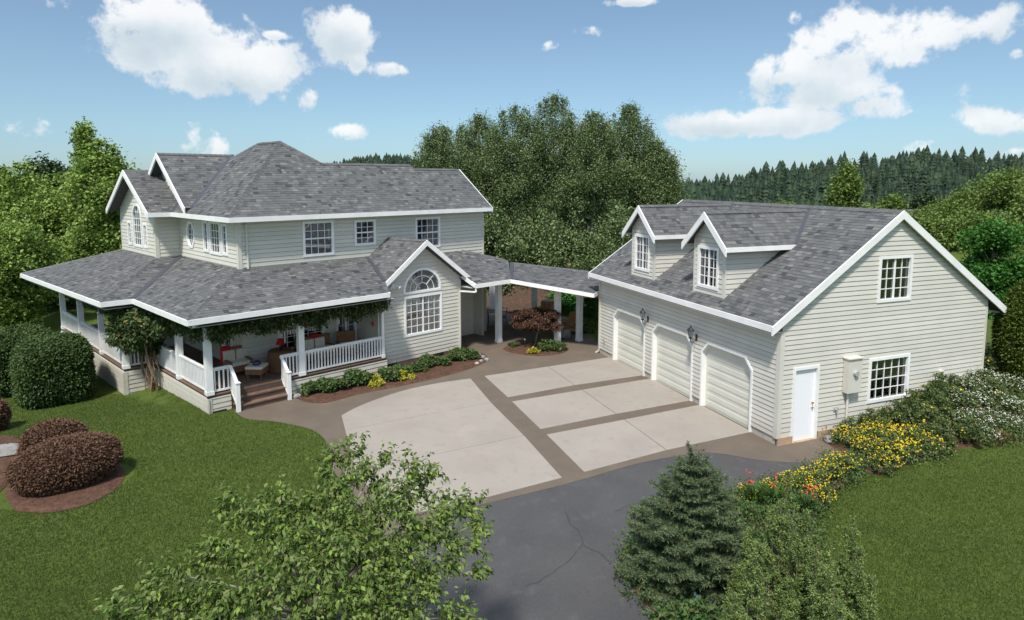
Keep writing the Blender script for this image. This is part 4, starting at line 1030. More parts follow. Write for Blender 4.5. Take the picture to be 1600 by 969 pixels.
def broad(label, u, d, vt, wpx, m, bark, n=60, rr=.9, per=500, leaf=.18, group=None, cat='tree', name='tree', vb=None, flat=.8, up=.4, hang=.2, shell=.38, taper=.35, low=-1., gx=None, r0=None, nb=14, spikes=0, fuzz=.22):
    g = ground_at(u, d) if gx is None else np.array(gx, float); zt1 = ztop(g, vt); w = wpx / FPX * d / 2
    zb = g[2] + (zt1 - g[2]) * .12 if vb is None else ztop(g, vb); zc = (zt1 + zb) / 2; rz_ = (zt1 - zb) / 2
    t = thing(name, label, cat, g, group)
    C = treeclumps([g[0], g[1], zc], w - rr * .5, w - rr * .5, rz_ - rr * .4, n, rr, per, shell, low, taper)
    if spikes:
        A = RN.uniform(0, 2 * pi, spikes); q = RN.uniform(0, .75, spikes)
        for a_, q_ in zip(A, q):
            for k in range(3):
                C = np.vstack([C, [g[0] + w * q_ * cos(a_) * .8, g[1] + w * q_ * sin(a_) * .8, zt1 - rz_ * q_ ** 2 * .8 + (k - 1.2) * rr * .7, rr * (.5 - .12 * k), per * .22]])
    PT = clumppts(C, .55, flat); PT = PT + RN.normal(size=PT.shape) * rr * fuzz * (RN.uniform(0, 1, (len(PT), 1)) < .4)
    quads('crown', leafquads(PT, leaf, .6, up, hang), m, t)
    idx = RN.choice(len(C), min(nb, len(C)), replace=False)
    limbs('trunk', g - [0, 0, .1], [C[i] for i in idx], r0 or w * .07, bark, t)
    return t

# --- birch grove behind the breezeway
BG = 'birches in the grove behind the breezeway'
for i, (u, vt, w, d, lab) in enumerate([(692, 208, 105, 44, 'leftmost birch of the grove, beside the end of the house roof'), (748, 190, 120, 47, 'second birch from the left in the grove above the house roof'),
      (806, 176, 125, 45, 'birch in the left half of the grove behind the breezeway'), (865, 160, 130, 46, 'tallest birch in the middle of the grove'),
      (925, 186, 120, 44, 'birch right of the tallest one in the grove'), (977, 174, 115, 46, 'birch with a high pointed top in the right half of the grove'),
      (1022, 232, 88, 45, 'rightmost lower birch of the grove beside the garage dormers')]):
    broad(lab, u, d, vt, w * 1.32, LB, MTRB, n=210, rr=.58, per=270, leaf=.120, group=BG, name='birch_tree', vb=395, flat=1.5, up=.3, hang=.5, shell=.42, taper=.32, r0=.20, nb=40, spikes=26, fuzz=.35)
for i, (u, vt, w, d, vb, lab) in enumerate([(760, 330, 150, 40, 470, 'dark bushy undergrowth tree between the house end and the grove'), (860, 340, 190, 41, 470, 'dark bushy tree above the breezeway roof'), (965, 330, 160, 39, 500, 'dark bushy tree beside the far garage eave')]):
    broad(lab, u, d, vt, w, LB, MTRK, n=70, rr=.8, per=330, leaf=.17, vb=vb, group='undergrowth trees behind the breezeway', name='understory_tree', flat=1.0, taper=.1, spikes=4)

# --- trees at the left
broad('tall sparse pointed tree rising behind the bright left tree', 150, 44, 195, 62, LL, MTRK, n=26, rr=.55, per=170, leaf=.24, vb=330, name='sparse_tree', flat=1.4, taper=.75, r0=.14)
broad('round dark green tree on the skyline at far left', 80, 85, 235, 60, LDK, MTRK, n=30, rr=1.6, per=330, leaf=.42, vb=330, name='dark_tree', cat='tree')
broad('bright leafy tree filling the left edge beside the porch', 60, 37, 275, 235, LL, MTRK, n=150, rr=.95, per=520, leaf=.18, vb=500, name='leafy_tree', taper=.2, spikes=8)
broad('bright leafy tree touching the left gable of the house', 172, 36, 238, 160, LL, MTRK, n=130, rr=.85, per=520, leaf=.175, vb=470, name='leafy_tree', taper=.3, spikes=8)
broad('low bright tree behind the left end of the porch roof', 20, 31, 350, 150, LL, MTRK, n=80, rr=.8, per=480, leaf=.16, vb=520, name='leafy_tree', taper=.1)
broad('yellow-green shrubby tree at the far left edge', 12, 60, 300, 110, LA, MTRK, n=30, rr=1.2, per=300, leaf=.34, vb=360, name='shrubby_tree')
for k, (u, vt, w) in enumerate([(8, 262, 60), (45, 268, 50), (115, 262, 46)]):
    broad(['dark distant tree at the left edge of the skyline', 'dark distant tree left of the round one on the skyline', 'dark distant tree between the round one and the bright tree'][k], u, 100, vt, w, LDK, MTRK, n=22, rr=1.8, per=240, leaf=.5, vb=330, name='distant_tree', group='distant trees on the left skyline')

# --- trees at the right
broad('bright green fruit tree behind the right corner of the garage', 1540, 31, 345, 150, LA, MTRK, n=80, rr=.62, per=420, leaf=.17, vb=575, name='fruit_tree', taper=.25)
broad('low bright green tree filling the gap beside the garage wall', 1515, 29.5, 470, 85, LA, MTRK, n=50, rr=.45, per=380, leaf=.14, vb=600, name='fruit_tree', taper=.1)
for k, (u, vt, w, d, lab) in enumerate([(1478, 318, 150, 55, 'weeping willow behind the garage gable'), (1555, 280, 170, 52, 'tall weeping willow at the right edge of the picture'), (1620, 300, 150, 46, 'willow cut by the right edge of the picture')]):
    broad(lab, u, d, vt, w, LW, MTRK, n=110, rr=1.1, per=420, leaf=.26, vb=480, name='willow_tree', flat=1.6, hang=1.2, up=.1, taper=.3, group='willows on the right')
for k, (u, vt, w, d, lab) in enumerate([(1600, 420, 110, 36, 'green bush at the right edge behind the arborvitae'), (1560, 400, 120, 40, 'green bush between the fruit tree and the arborvitae'), (1600, 270, 110, 62, 'high green tree at the upper right edge of the picture'), (1490, 385, 120, 44, 'green bush behind the garage gable below the willow'), (1465, 334, 120, 44, 'yellow-green bush low behind the garage roof edge'), (1528, 322, 120, 43, 'round yellow-green bush left of the tall willow'), (1590, 250, 150, 50, 'tallest willow in the upper right corner of the greenery'), (1505, 292, 130, 52, 'domed willow behind the gable peak'), (1450, 322, 80, 56, 'low willow closest to the gable peak')]):
    broad(lab, u, d, vt, w, ([LA, LA] + [LW] * 7)[k], MTRK, n=60, rr=.9, per=330, leaf=.2, vb=590 if k < 2 else 440, name='green_bush', cat='bush', taper=.1)
broad('tall pale poplar standing before the forest above the garage ridge', 1312, 95, 254, 55, LW, MTRB, n=34, rr=1.3, per=260, leaf=.42, vb=350, name='poplar_tree', flat=1.4, taper=.5)
broad('dark round tree before the forest right of the garage ridge', 1445, 90, 302, 46, LDK, MTRK, n=30, rr=1.3, per=280, leaf=.42, vb=360, name='dark_tree')
for k, (u, vt, w) in enumerate([(1225, 318, 50), (1390, 308, 40), (1360, 325, 50), (1270, 328, 40)]):
    broad(['yellow-green bush above the garage ridge behind the near dormer', 'yellow-green bush before the forest near the gable peak', 'low yellow-green bush left of the gable peak', 'low yellow-green bush in the middle of the garage ridge'][k], u, 92, vt, w, LW, MTRK, n=18, rr=1.4, per=240, leaf=.42, vb=350, name='field_bush', cat='bush')

def core(name, c, r, m, parent, e=2.6, n=18, wob=.06):   # rounded solid body added inside clipped shrubs to block light, near black
    V, F = [], []
    def f(x): return math.copysign(abs(x) ** (2 / e), x)
    for i in range(n + 1):
        ph = -pi / 2 + pi * i / n
        for j in range(n * 2):
            th_ = pi * j / n; k = 1 + wob * sin(3 * th_ + 2 * ph) * cos(2 * ph)
            V.append((c[0] + r[0] * f(cos(ph)) * f(cos(th_)) * k, c[1] + r[1] * f(cos(ph)) * f(sin(th_)) * k, c[2] + r[2] * f(sin(ph))))
    for i in range(n):
        for j in range(n * 2): a = i * n * 2 + j; b = i * n * 2 + (j + 1) % (n * 2); F.append((a, b, b + n * 2, a + n * 2))
    return obj(name, V, F, m, parent, smooth=True)
MCORE = mat('shrub_core_shade', (.012, .018, .008), .95, .05)
MCORR = mat('barberry_core_shade', (.025, .012, .010), .95, .05)
def clipped(name, label, cat, c, r, m, mc, n, leaf, e=2.6, rot=0.0, group=None, bumps=40, amp=.06, aspect=.6):
    """dense shrub: dark body and leaves all through its outer shell"""
    z0 = zt(c[0], c[1]); t = thing(name, label, cat, (c[0], c[1], z0), group)
    cc = np.array([c[0], c[1], z0 + r[2] * .93])
    core('filler_core', cc, [x * .86 for x in r], mc, t, e)
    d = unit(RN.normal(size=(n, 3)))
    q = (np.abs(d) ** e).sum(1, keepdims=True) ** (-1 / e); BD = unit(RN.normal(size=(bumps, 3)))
    k = (np.maximum(0, d @ BD.T - .86) / .14).max(1)
    BW = unit(RN.normal(size=(9, 3))); k2 = (np.maximum(0, d @ BW.T - .55) / .45).max(1)
    P = d * q * (RN.uniform(.84, 1.0, n) + amp * k + .09 * (k2 - .4) + .06 * (RN.uniform(0, 1, n) < .03))[:, None] * np.array(r)
    ca, sa = cos(rot), sin(rot); P = np.column_stack([P[:, 0] * ca - P[:, 1] * sa, P[:, 0] * sa + P[:, 1] * ca, P[:, 2]])
    P = P + cc; P = P[P[:, 2] > z0 + .02]
    quads('foliage', leafquads(P, leaf, aspect, .5, 0, dirs=unit(P - cc)), m, t)
    return t
hp = lambda a, b: H(a, b)[:2]
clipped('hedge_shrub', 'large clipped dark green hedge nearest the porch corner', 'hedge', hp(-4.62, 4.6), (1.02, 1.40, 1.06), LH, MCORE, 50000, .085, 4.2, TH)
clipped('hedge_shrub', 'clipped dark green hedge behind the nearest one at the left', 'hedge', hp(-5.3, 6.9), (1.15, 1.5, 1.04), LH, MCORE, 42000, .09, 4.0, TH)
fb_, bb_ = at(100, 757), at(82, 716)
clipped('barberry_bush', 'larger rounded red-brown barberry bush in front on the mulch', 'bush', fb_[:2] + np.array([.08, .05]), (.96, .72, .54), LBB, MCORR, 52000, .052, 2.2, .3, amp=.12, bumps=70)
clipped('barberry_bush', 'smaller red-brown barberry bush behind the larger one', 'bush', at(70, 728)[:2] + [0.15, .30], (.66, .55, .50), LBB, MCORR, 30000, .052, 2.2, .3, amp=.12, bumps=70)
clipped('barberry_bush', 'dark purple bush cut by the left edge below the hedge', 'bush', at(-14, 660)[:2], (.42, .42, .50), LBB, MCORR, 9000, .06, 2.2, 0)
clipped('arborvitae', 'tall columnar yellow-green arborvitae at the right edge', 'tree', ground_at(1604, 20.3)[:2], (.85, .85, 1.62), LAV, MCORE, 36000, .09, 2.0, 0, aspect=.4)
# mulch beds
def bed(label_, pts, off=.014, st=.25):
    P = [tuple(p[:2]) for p in pts]; c = np.mean(P, 0); n = len(P)
    V = [(p[0], p[1], zt(*p) + off) for p in P] + [(c[0] + (p[0] - c[0]) * .88, c[1] + (p[1] - c[1]) * .88, zt(*p) + off + .04) for p in P] + [(c[0], c[1], zt(*c) + off + .05)]
    F = [(i, (i + 1) % n, n + (i + 1) % n, n + i) for i in range(n)] + [(n + i, n + (i + 1) % n, 2 * n) for i in range(n)]
    if area(P) < 0: F = [f[::-1] for f in F]
    return obj('mulch_bed', V, F, MBK, None, 'structure')
bed('', smoothline([at(u, v) for u, v in [(25, 800), (80, 802), (140, 788), (180, 765), (196, 742), (180, 728), (120, 735), (60, 735), (20, 745), (8, 775), (25, 800)]], 3)[:-1])
bed('', smoothline([at(u, v) for u, v in [(-60, 720), (-50, 790), (0, 770), (28, 735), (60, 715), (40, 690), (10, 672), (-30, 680), (-60, 720)]], 3)[:-1])
bed('', smoothline([H(.62, -2.0), at(462, 622), at(478, 629), at(510, 630), at(560, 617), at(640, 601), at(700, 587), at(745, 573), at(763, 562), at(752, 552), H(8.2, -1.5)], 4) + [H(4.5, -1.65), H(4.4, -2.0)])
bed('', smoothline([at(u, v) for u, v in [(785, 546), (800, 552), (840, 557), (878, 553), (888, 544), (862, 537.5), (825, 535.5), (796, 540), (785, 546)]], 3)[:-1])
isl = smoothline([at(u, v) for u, v in [(1015, 965), (985, 900), (1000, 850), (1080, 800), (1160, 775), (1250, 745), (1330, 716), (1345, 745), (1292, 775), (1272, 830), (1290, 900), (1345, 965), (1200, 1010)]], 4)
bed('', isl)
bed('', smoothline([at(1290, 690), at(1335, 728), at(1375, 742), at(1430, 722), at(1520, 700)], 4) + [np.array(p) for p in [(6.9, -2.2), (9.3, -2.1), (9.8, -.1), (1.7, -.1)]])
def rock(label, c, r, seed=1):
    rg = random.Random(seed); V, F = [], []; n = 7
    for i in range(n):
        ph = -pi / 2 + pi * i / (n - 1)
        for j in range(9):
            a = 2 * pi * j / 9; k = 1 + rg.uniform(-.16, .16); V.append((c[0] + r[0] * cos(ph) * cos(a) * k, c[1] + r[1] * cos(ph) * sin(a) * k, c[2] + r[2] * sin(ph) * k))
    for i in range(n - 1):
        for j in range(9): a = i * 9 + j; b = i * 9 + (j + 1) % 9; F.append((a, b, b + 9, a + 9))
    return tagp(obj('rock', V, F, MST), label, 'rock')
p = at(10, 712); rock('flat grey boulder in the mulch at the left edge of the picture', (p[0], p[1], .1), (.55, .30, .2), 3)
p = at(464, 622); rock('small pale rock at the foot of the right stair railing', (p[0], p[1], .06), (.13, .10, .09), 4)
for k, (u, v, r) in enumerate([(748, 556, .10), (754, 560, .12), (760, 564, .11), (752, 566, .09), (738, 551, .09), (730, 549, .08), (745, 570, .09)]):
    p = at(u, v); rock('', (p[0], p[1], .05), (r, r * .9, r * .7), 10 + k); o = COL.objects[-1]; tagp(o, 'small pale rock edging the bed at the right corner of the gabled bump-out', 'rock', 'rocks edging the end of the long flower bed')
p = at(1286, 679); rock('grey rock just right of the white side door', (p[0] + .1, p[1], .12), (.2, .16, .2), 30)
p = at(1297, 691); rock('low grey rock on the corner of the walkway by the yellow flowers', (p[0], p[1], .08), (.2, .17, .12), 31)

# --- bedding shrubs: one of each kind, then copies
def plant_tmpl(name, label, cat, n, r, h, m, leaf, loc, group=None, petals=None, aspect=.6, up=.6, stems=True, upright=0.0):
    t = thing(name, label, cat, loc, group); L0 = np.array(loc, float)
    k = max(5, int(n / 110)); C = ball(k, .5) * [r, r, h * .5]; C[:, 2] = np.abs(C[:, 2]) * 1.1 + h * .35; C[:, 2] *= (1.25 - np.linalg.norm(C[:, :2], axis=1) / r * .5)
    P = clumppts(np.column_stack([C + L0, np.full(k, r * .33), np.full(k, n / k)]), .6, .8); P = P[P[:, 2] > L0[2] + .02]
    quads('foliage', leafquads(P, leaf, aspect, up, -upright), m, t)
    if stems:
        b = MB()
        for c in C[:7]: b.tube([L0, L0 + c * [.5, .5, .6], L0 + c], [.012, .009, .004], 4, cap=False)
        b.build('stem', MTRK, t)
    for (pm, pn, ps, ph) in (petals or []):
        Q = RN.uniform(-1, 1, size=(pn, 3)) * [r * 1.05, r * 1.05, h * .14]; Q = Q[np.linalg.norm(Q[:, :2], axis=1) < r * 1.1]
        rad = np.linalg.norm(Q[:, :2], axis=1) / r; Q[:, 2] += h * (ph - .25 * rad ** 2)
        fl = []
        for a in range(2): fl.append(leafquads(Q + L0, ps, .8, 1.2, 0, fold=.05))
        quads('blossom', np.concatenate(fl), pm, t)
    return t
def copy_tree(o, loc, rot, sc, label=None, group=None):
    c = o.copy(); COL.objects.link(c); c.location = loc; c.rotation_euler = (0, 0, rot); c.scale = (sc, sc, sc * random.uniform(.9, 1.1))
    for ch in o.children: d = ch.copy(); COL.objects.link(d); d.parent = c; d.matrix_parent_inverse = ch.matrix_parent_inverse.copy()
    if label: c['label'] = label
    if group: c['group'] = group
    return c
GB = 'leafy shrubs in the long flower bed'
p = at(510, 612)
sh = plant_tmpl('bed_shrub', 'first green leafy shrub from the steps in the long flower bed', 'shrub', 1500, .48, .52, LSB, .10, p, GB)
T2_ = plant_tmpl('bed_shrub', 'green leafy shrub in the round bed under the red maple', 'shrub', 1300, .50, .42, LSB, .11, at(856, 548), None)
spots = [(488, 616), (535, 610), (556, 602), (575, 598), (606, 595), (625, 590), (655, 581), (668, 574), (690, 572), (708, 566), (722, 562), (738, 562)]
ordn = ['shrub in the long bed closest to the stairs', 'third shrub from the stairs in the long bed', 'dark full shrub in the long bed left of the left gold plant', 'shrub in the long bed just left of the left gold plant', 'dark shrub in the long bed between the two gold plants',
        'shrub in the long bed below the left corner of the bump-out', 'shrub in the long bed right of the right gold plant', 'taller shrub in the long bed under the left half of the big window', 'blue-green shrub under the right half of the big window',
        'shrub in the long bed right of the big window', 'low shrub close to the right corner of the bump-out', 'last shrub at the right tip of the long bed']
for (u, v), lb in zip(spots, ordn): copy_tree(sh, at(u, v), random.uniform(0, 6), random.uniform(.75, 1.15), lb)
gd = plant_tmpl('gold_plant', 'left one of the two yellow-leaved plants in the long bed', 'plant', 700, .36, .30, LYE, .10, at(588, 604), None)
copy_tree(gd, at(634, 594), 2, .95, 'right one of the two yellow-leaved plants in the long bed')
copy_tree(gd, at(832, 554), 4, .8, 'bright yellow plant at the front of the round bed')
copy_tree(T2_, at(868, 547), 2, .9, 'rightmost green shrub in the round bed under the maple')
copy_tree(T2_, at(803, 543), 3, .5, 'tiny green plant at the left of the round maple bed')

# --- Japanese maple
g = at(836, 541); t = thing('japanese_maple', 'weeping red Japanese maple in the round bed before the breezeway', 'tree', g)
C = treeclumps([g[0], g[1], 1.02], 1.12, 1.12, .66, 60, .30, 360, .33, low=-.35)
quads('crown', leafquads(clumppts(C, .5, .55), .085, .45, .4, 1.0), LMP, t)
limbs('trunk', g, [C[i] for i in range(0, len(C), 4)], .06, MTRK, t)
tagp(MB().tube([at(820, 545), at(820, 545) + [0, 0, .35]], .015, 6).lathe(at(820, 545) + [0, 0, .35], [(.02, 0), (.07, .03), (.06, .05), (0, .12)], 8).build('garden_light', MIR), 'small dark garden stake light under the left side of the maple', 'garden light')

# --- the foreground tree
base = ground_at(470, 8.6); t = thing('foreground_tree', 'broadleaf tree in the foreground with fresh green drooping leaves', 'tree', base)
FT = [(548, 712, 8.9, .10), (522, 722, 8.9, .12), (592, 718, 9.0, .10), (560, 745, 8.8, .2), (530, 770, 8.7, .26), (585, 765, 8.8, .22), (641, 735, 9.0, .12), (632, 760, 8.9, .16), (668, 742, 9.1, .10), (655, 765, 9.1, .10),
      (620, 790, 8.7, .28), (680, 788, 8.9, .12), (735, 782, 9.0, .06), (715, 802, 8.8, .16), (735, 822, 8.7, .13), (690, 812, 8.6, .18), (730, 855, 8.4, .12), (700, 858, 8.4, .17), (735, 893, 8.2, .12), (690, 885, 8.2, .16), (650, 900, 8.0, .18),
      (360, 792, 8.4, .10), (372, 806, 8.4, .16), (400, 815, 8.3, .24), (440, 790, 8.5, .13), (425, 832, 8.2, .26), (460, 808, 8.5, .22), (490, 790, 8.6, .24), (510, 745, 8.8, .15), (345, 865, 8.0, .15), (330, 880, 7.9, .16), (370, 880, 7.9, .22),
      (190, 950, 7.3, .06), (255, 900, 7.6, .12), (280, 898, 7.6, .10), (235, 955, 7.2, .2), (275, 945, 7.3, .24), (320, 930, 7.4, .26), (205, 970, 7.1, .15), (350, 960, 7.2, .3), (400, 925, 7.5, .32), (440, 880, 7.9, .34), (480, 850, 8.1, .36),
      (530, 820, 8.3, .36), (580, 810, 8.4, .34), (630, 835, 8.3, .32), (660, 845, 8.3, .26), (520, 880, 7.8, .4), (570, 870, 8.0, .38), (610, 885, 7.9, .34), (460, 930, 7.4, .4), (520, 945, 7.3, .42), (580, 940, 7.4, .4), (630, 940, 7.5, .3),
      (660, 920, 7.8, .15), (690, 950, 7.6, .10), (712, 965, 7.5, .10), (620, 980, 7.2, .34), (560, 1000, 7.1, .4), (480, 1000, 7.0, .4), (400, 1000, 7.0, .4), (310, 1000, 7.0, .34), (240, 1000, 7.0, .25)]
C = np.array([[*atd(u, v, d), r, 0] for u, v, d, r in FT])
PP, DD = [], []; root = np.array([base[0], base[1], .9])
for x, y, z, r, _ in C:
    c = np.array([x, y, z]); nt_ = max(4, int(185 * r ** 1.6 + 4))
    for k in range(nt_):                         # twigs of a clump, leaves in rows along them
        s0 = c + ball(1, .5)[0] * r * .8; dr = unit(unit(s0 - root) + RN.normal(size=3) * .55 + [0, 0, .1]); ln = RN.uniform(.18, .42)
        q = RN.uniform(0, 1, 16)[:, None]; PP.append(s0 + dr * q * ln + RN.normal(size=(16, 3)) * .022 - np.array([0, 0, .06]) * q ** 2); DD.append(np.tile(dr, (16, 1)))
PP = np.concatenate(PP); DD = np.concatenate(DD)
q = leafquads(PP, .074, .52, .25, .8, .12, dirs=DD); quads('crown', q, LF, t)
limbs('trunk', base, [C[i] for i in range(0, len(C), 1)], .10, MTRP, t, bend=.1)

# --- spruce
def spruce(label, g, h, r, tiers=15, m=LSP, nd=.055):
    t = thing('spruce_tree', label, 'tree', g); P, D = [], []; tb = MB(); tw = MB()
    tb.tube([g, g + [0, 0, h * .5], g + [0, 0, h * 1.0]], [.07, .04, .008], 7)
    for i in range(tiers):
        f = (i + .3) / tiers; z = h * (.04 + .92 * f); R = r * (1 - f) ** .60 * RN.uniform(.78, 1.15) + .10; nb = int(9 + 9 * (1 - f))
        for j in range(nb):
            a = 2 * pi * (j + RN.uniform(-.3, .3)) / nb + i * .7; d = np.array([cos(a), sin(a), .25 * f + RN.uniform(-.1, .1)]); L_ = R * RN.uniform(.75, 1.12)
            p0 = g + [0, 0, z]; side = np.array([-sin(a), cos(a), 0])
            pts = [p0 + d * L_ * s + np.array([0, 0, -.22 * L_ * s * (1 - s) * 1.6]) for s in np.linspace(0, 1, 6)]
            tw.tube(pts, [.012, .010, .008, .006, .005, .003], 4, cap=False)
            for s in np.linspace(.18, 1.0, max(4, int(L_ / .075))):
                pb = p0 + d * L_ * s + np.array([0, 0, -.35 * L_ * s * (1 - s)]); l2 = .30 * (1.15 - s) * L_ + .07
                for sg in (-1, 1, 0):
                    dd = unit(d * .75 + side * sg * .85 + RN.normal(size=3) * .12) if sg else unit(d + RN.normal(size=3) * .1); ll = l2 if sg else .09
                    k = int(ll / .0035); q = RN.uniform(0, 1, k)[:, None]; ax = unit(RN.normal(size=(k, 3)) + [0, 0, .5])
                    P.append(pb + dd * q * ll - np.array([0, 0, .10]) * q * ll); D.append(ax * .9 + dd * .9)
    for k in range(14):                            # bare leader shoots at the top
        a = RN.uniform(0, 2 * pi); b0 = g + [0, 0, h * RN.uniform(.86, .97)]; d = unit(np.array([cos(a) * .45, sin(a) * .45, 1.])); ln = RN.uniform(.22, .42)
        tw.tube([b0, b0 + d * ln], [.008, .004], 4); q = RN.uniform(0, 1, 60)[:, None]; P.append(b0 + d * q * ln); D.append(unit(RN.normal(size=(60, 3)) + d))
    P = np.concatenate(P); D = np.concatenate(D)
    quads('crown', leafquads(P, nd, .22, .2, 0, .03, dirs=D), m, t); tb.build('trunk', MTRK, t, smooth=True); tw.build('branches', MTRK, t, 'stuff')
    return t
g = ground_at(1078, 11.4); spruce('dark blue-green young spruce in the foreground beside the asphalt', g, ztop(g, 712) - g[2], 1.10, 15)
def juniper(label, u, d, vt, wpx, n=26, per=900):
    g = ground_at(u, d); zt1 = ztop(g, vt); h = zt1 - g[2]; w = wpx / FPX * d / 2; t = thing('juniper_tree', label, 'tree', g, 'junipers in the foreground island'); P, D = [], []; tw = MB()
    for k in range(n):
        a = RN.uniform(0, 2 * pi); q = sqrt(RN.uniform(0, 1)); hh = h * (1 - .55 * q ** 1.4) * RN.uniform(.8, 1.0) if k else h
        tip = g + [cos(a) * w * q * .85, sin(a) * w * q * .85, hh] if k else g + [0, 0, h]; rt_ = g + [cos(a) * w * q * .7, sin(a) * w * q * .7, hh * .03]
        tw.tube([rt_, (rt_ + tip) / 2, tip], [.02, .014, .004], 5, cap=False); ax = tip - rt_
        for _ in range(26):
            s = RN.uniform(.12, 1.0); c = rt_ + ax * s; rr = (.17 * (1 - s) + .04) * RN.uniform(.7, 1.3); dd = unit(RN.normal(size=3) * [1, 1, .4] + [0, 0, 1.5]); m_ = int(per / 26)
            qq = RN.uniform(0, 1, m_)[:, None]; P.append(c + dd * qq * rr * 1.25 + RN.normal(size=(m_, 3)) * .02); D.append(np.tile(dd, (m_, 1)) + RN.normal(size=(m_, 3)) * .5)
    P = np.concatenate(P); D = np.concatenate(D); quads('crown', leafquads(P, .040, .30, .3, 0, .06, dirs=D), LJU, t); tw.build('branches', MTRK, t, 'stuff'); return t
juniper('tall upright juniper in the middle of the foreground island', 1222, 10.1, 745, 185, 44, 2000)
juniper('juniper with a pointed leaning top at the right of the island', 1320, 9.9, 812, 100, 22, 1500)
juniper('low juniper at the bottom edge below the tall one', 1180, 9.2, 850, 140, 26, 1500)
juniper('bushy juniper at the bottom edge right of the middle', 1268, 9.1, 850, 150, 30, 1600)
p = ground_at(1095, 10.0)
vin = plant_tmpl('ground_shrub', 'low leafy shrub with violet flowers under the spruce', 'shrub', 2600, .62, .62, LSB, .085, p, None, [(LFP, 14, .05, .8)])
copy_tree(vin, ground_at(1042, 10.1), 2, .75, 'low leafy shrub left of the violet-flowered one at the bottom of the spruce')
# --- sword-leaved plants, yellow and red flowers of the island
def blades(label, g, n, h, m, group, flowers=None):
    t = thing('bladed_plant', label, 'plant', g, group); V = []
    for k in range(n):
        a = RN.uniform(0, 2 * pi); ln = h * RN.uniform(.7, 1.15); o = np.array([cos(a), sin(a), 0]); s = np.array([-sin(a), cos(a), 0]) * .016; sp_ = RN.uniform(.15, .6)
        b0 = g + o * RN.uniform(0, .1); m1 = b0 + o * ln * sp_ * .4 + [0, 0, ln * .6]; t1 = b0 + o * ln * sp_ + [0, 0, ln * (.95 - sp_ * .45)]
        V += [[b0 - s, b0 + s, m1 + s, m1 - s], [m1 - s, m1 + s, t1 + s * .15, t1 - s * .15]]
    quads('leaf', V, m, t)
    if flowers:
        b = MB(); Q = []
        for k in range(flowers):
            a = RN.uniform(0, 2 * pi); tip = g + [cos(a) * .22, sin(a) * .22, h * RN.uniform(1.0, 1.25)]; b.tube([g, tip], [.006, .003], 4, cap=False); Q.append(tip + RN.normal(size=(10, 3)) * [.04, .04, .025])
        b.build('stem', MTRK, t); quads('blossom', leafquads(np.concatenate(Q), .05, .6, .6), LFR, t)
    return t
GI = 'sword-leaved plants of the island'
blades('sword-leaved plant with red flowers behind the spruce', at(1180, 792), 90, .62, LBD, GI, 3)
blades('sword-leaved plant in the middle between spruce and lawn', at(1212, 795), 80, .60, LBD, GI, 3)
blades('dark fan-leaved plant at the lawn edge of the island', at(1255, 806), 110, .55, LBD, GI, 4)
yf = plant_tmpl('yellow_flower_plant', 'airy yellow flowers at the tip of the island beside the asphalt', 'flowers', 900, .42, .52, LGM, .06, at(1316, 742), None, [(LFY, 120, .036, .95)], up=.2)
YG = 'yellow flower clumps'
for k, (u, v, s, lab) in enumerate([(1290, 752, .9, 'yellow flowers in the island beside the lawn edge'), (1265, 766, .95, 'yellow flowers in the island above the fan-leaved plant'), (1235, 765, .8, 'yellow flowers behind the middle sword-leaved plant'),
      (1205, 775, .7, 'yellow flowers behind the left sword-leaved plant'), (1168, 785, .7, 'yellow flowers touching the right side of the spruce'), (1280, 790, .8, 'mixed yellow flowers right of the fan-leaved plant')]):
    copy_tree(yf, at(u, v), random.uniform(0, 6), s, lab)
gf = lambda x, y: (x, y, zt(x, y))
for k, (x, y, s) in enumerate([(1.75, -.75, 1.0), (1.75, -1.35, 1.0), (2.2, -1.1, 1.15), (2.3, -1.75, 1.2), (1.7, -1.9, 1.1), (2.8, -1.5, 1.15), (2.9, -.8, 1.0), (3.3, -1.9, 1.0), (1.3, -2.2, .9), (3.6, -1.3, .9)]):
    copy_tree(yf, gf(x, y), random.uniform(0, 6), s, ['yellow flower clump touching the walkway corner beside the white side door', 'yellow flower clump at the end of the asphalt, above its corner', 'yellow flower clump in the middle of the yellow patch', 'yellow flower clump low in the yellow patch, next to the lawn', 'yellow flower clump at the very edge of the asphalt', 'yellow flower clump right of the middle of the yellow patch', 'yellow flower clump highest in the patch, below the meter box', 'yellow flower clump at the lower right of the yellow patch', 'lowest small yellow flower clump, hanging over the asphalt', 'rightmost yellow flower clump, below the garage window'][k], YG)
gp = plant_tmpl('meadow_plant', 'tangled green plant under the lower gable window of the garage', 'plant', 1500, .50, .62, LGM, .07, gf(3.7, -.6), None, [(LFY, 8, .05, .9)], up=.1, upright=.6)
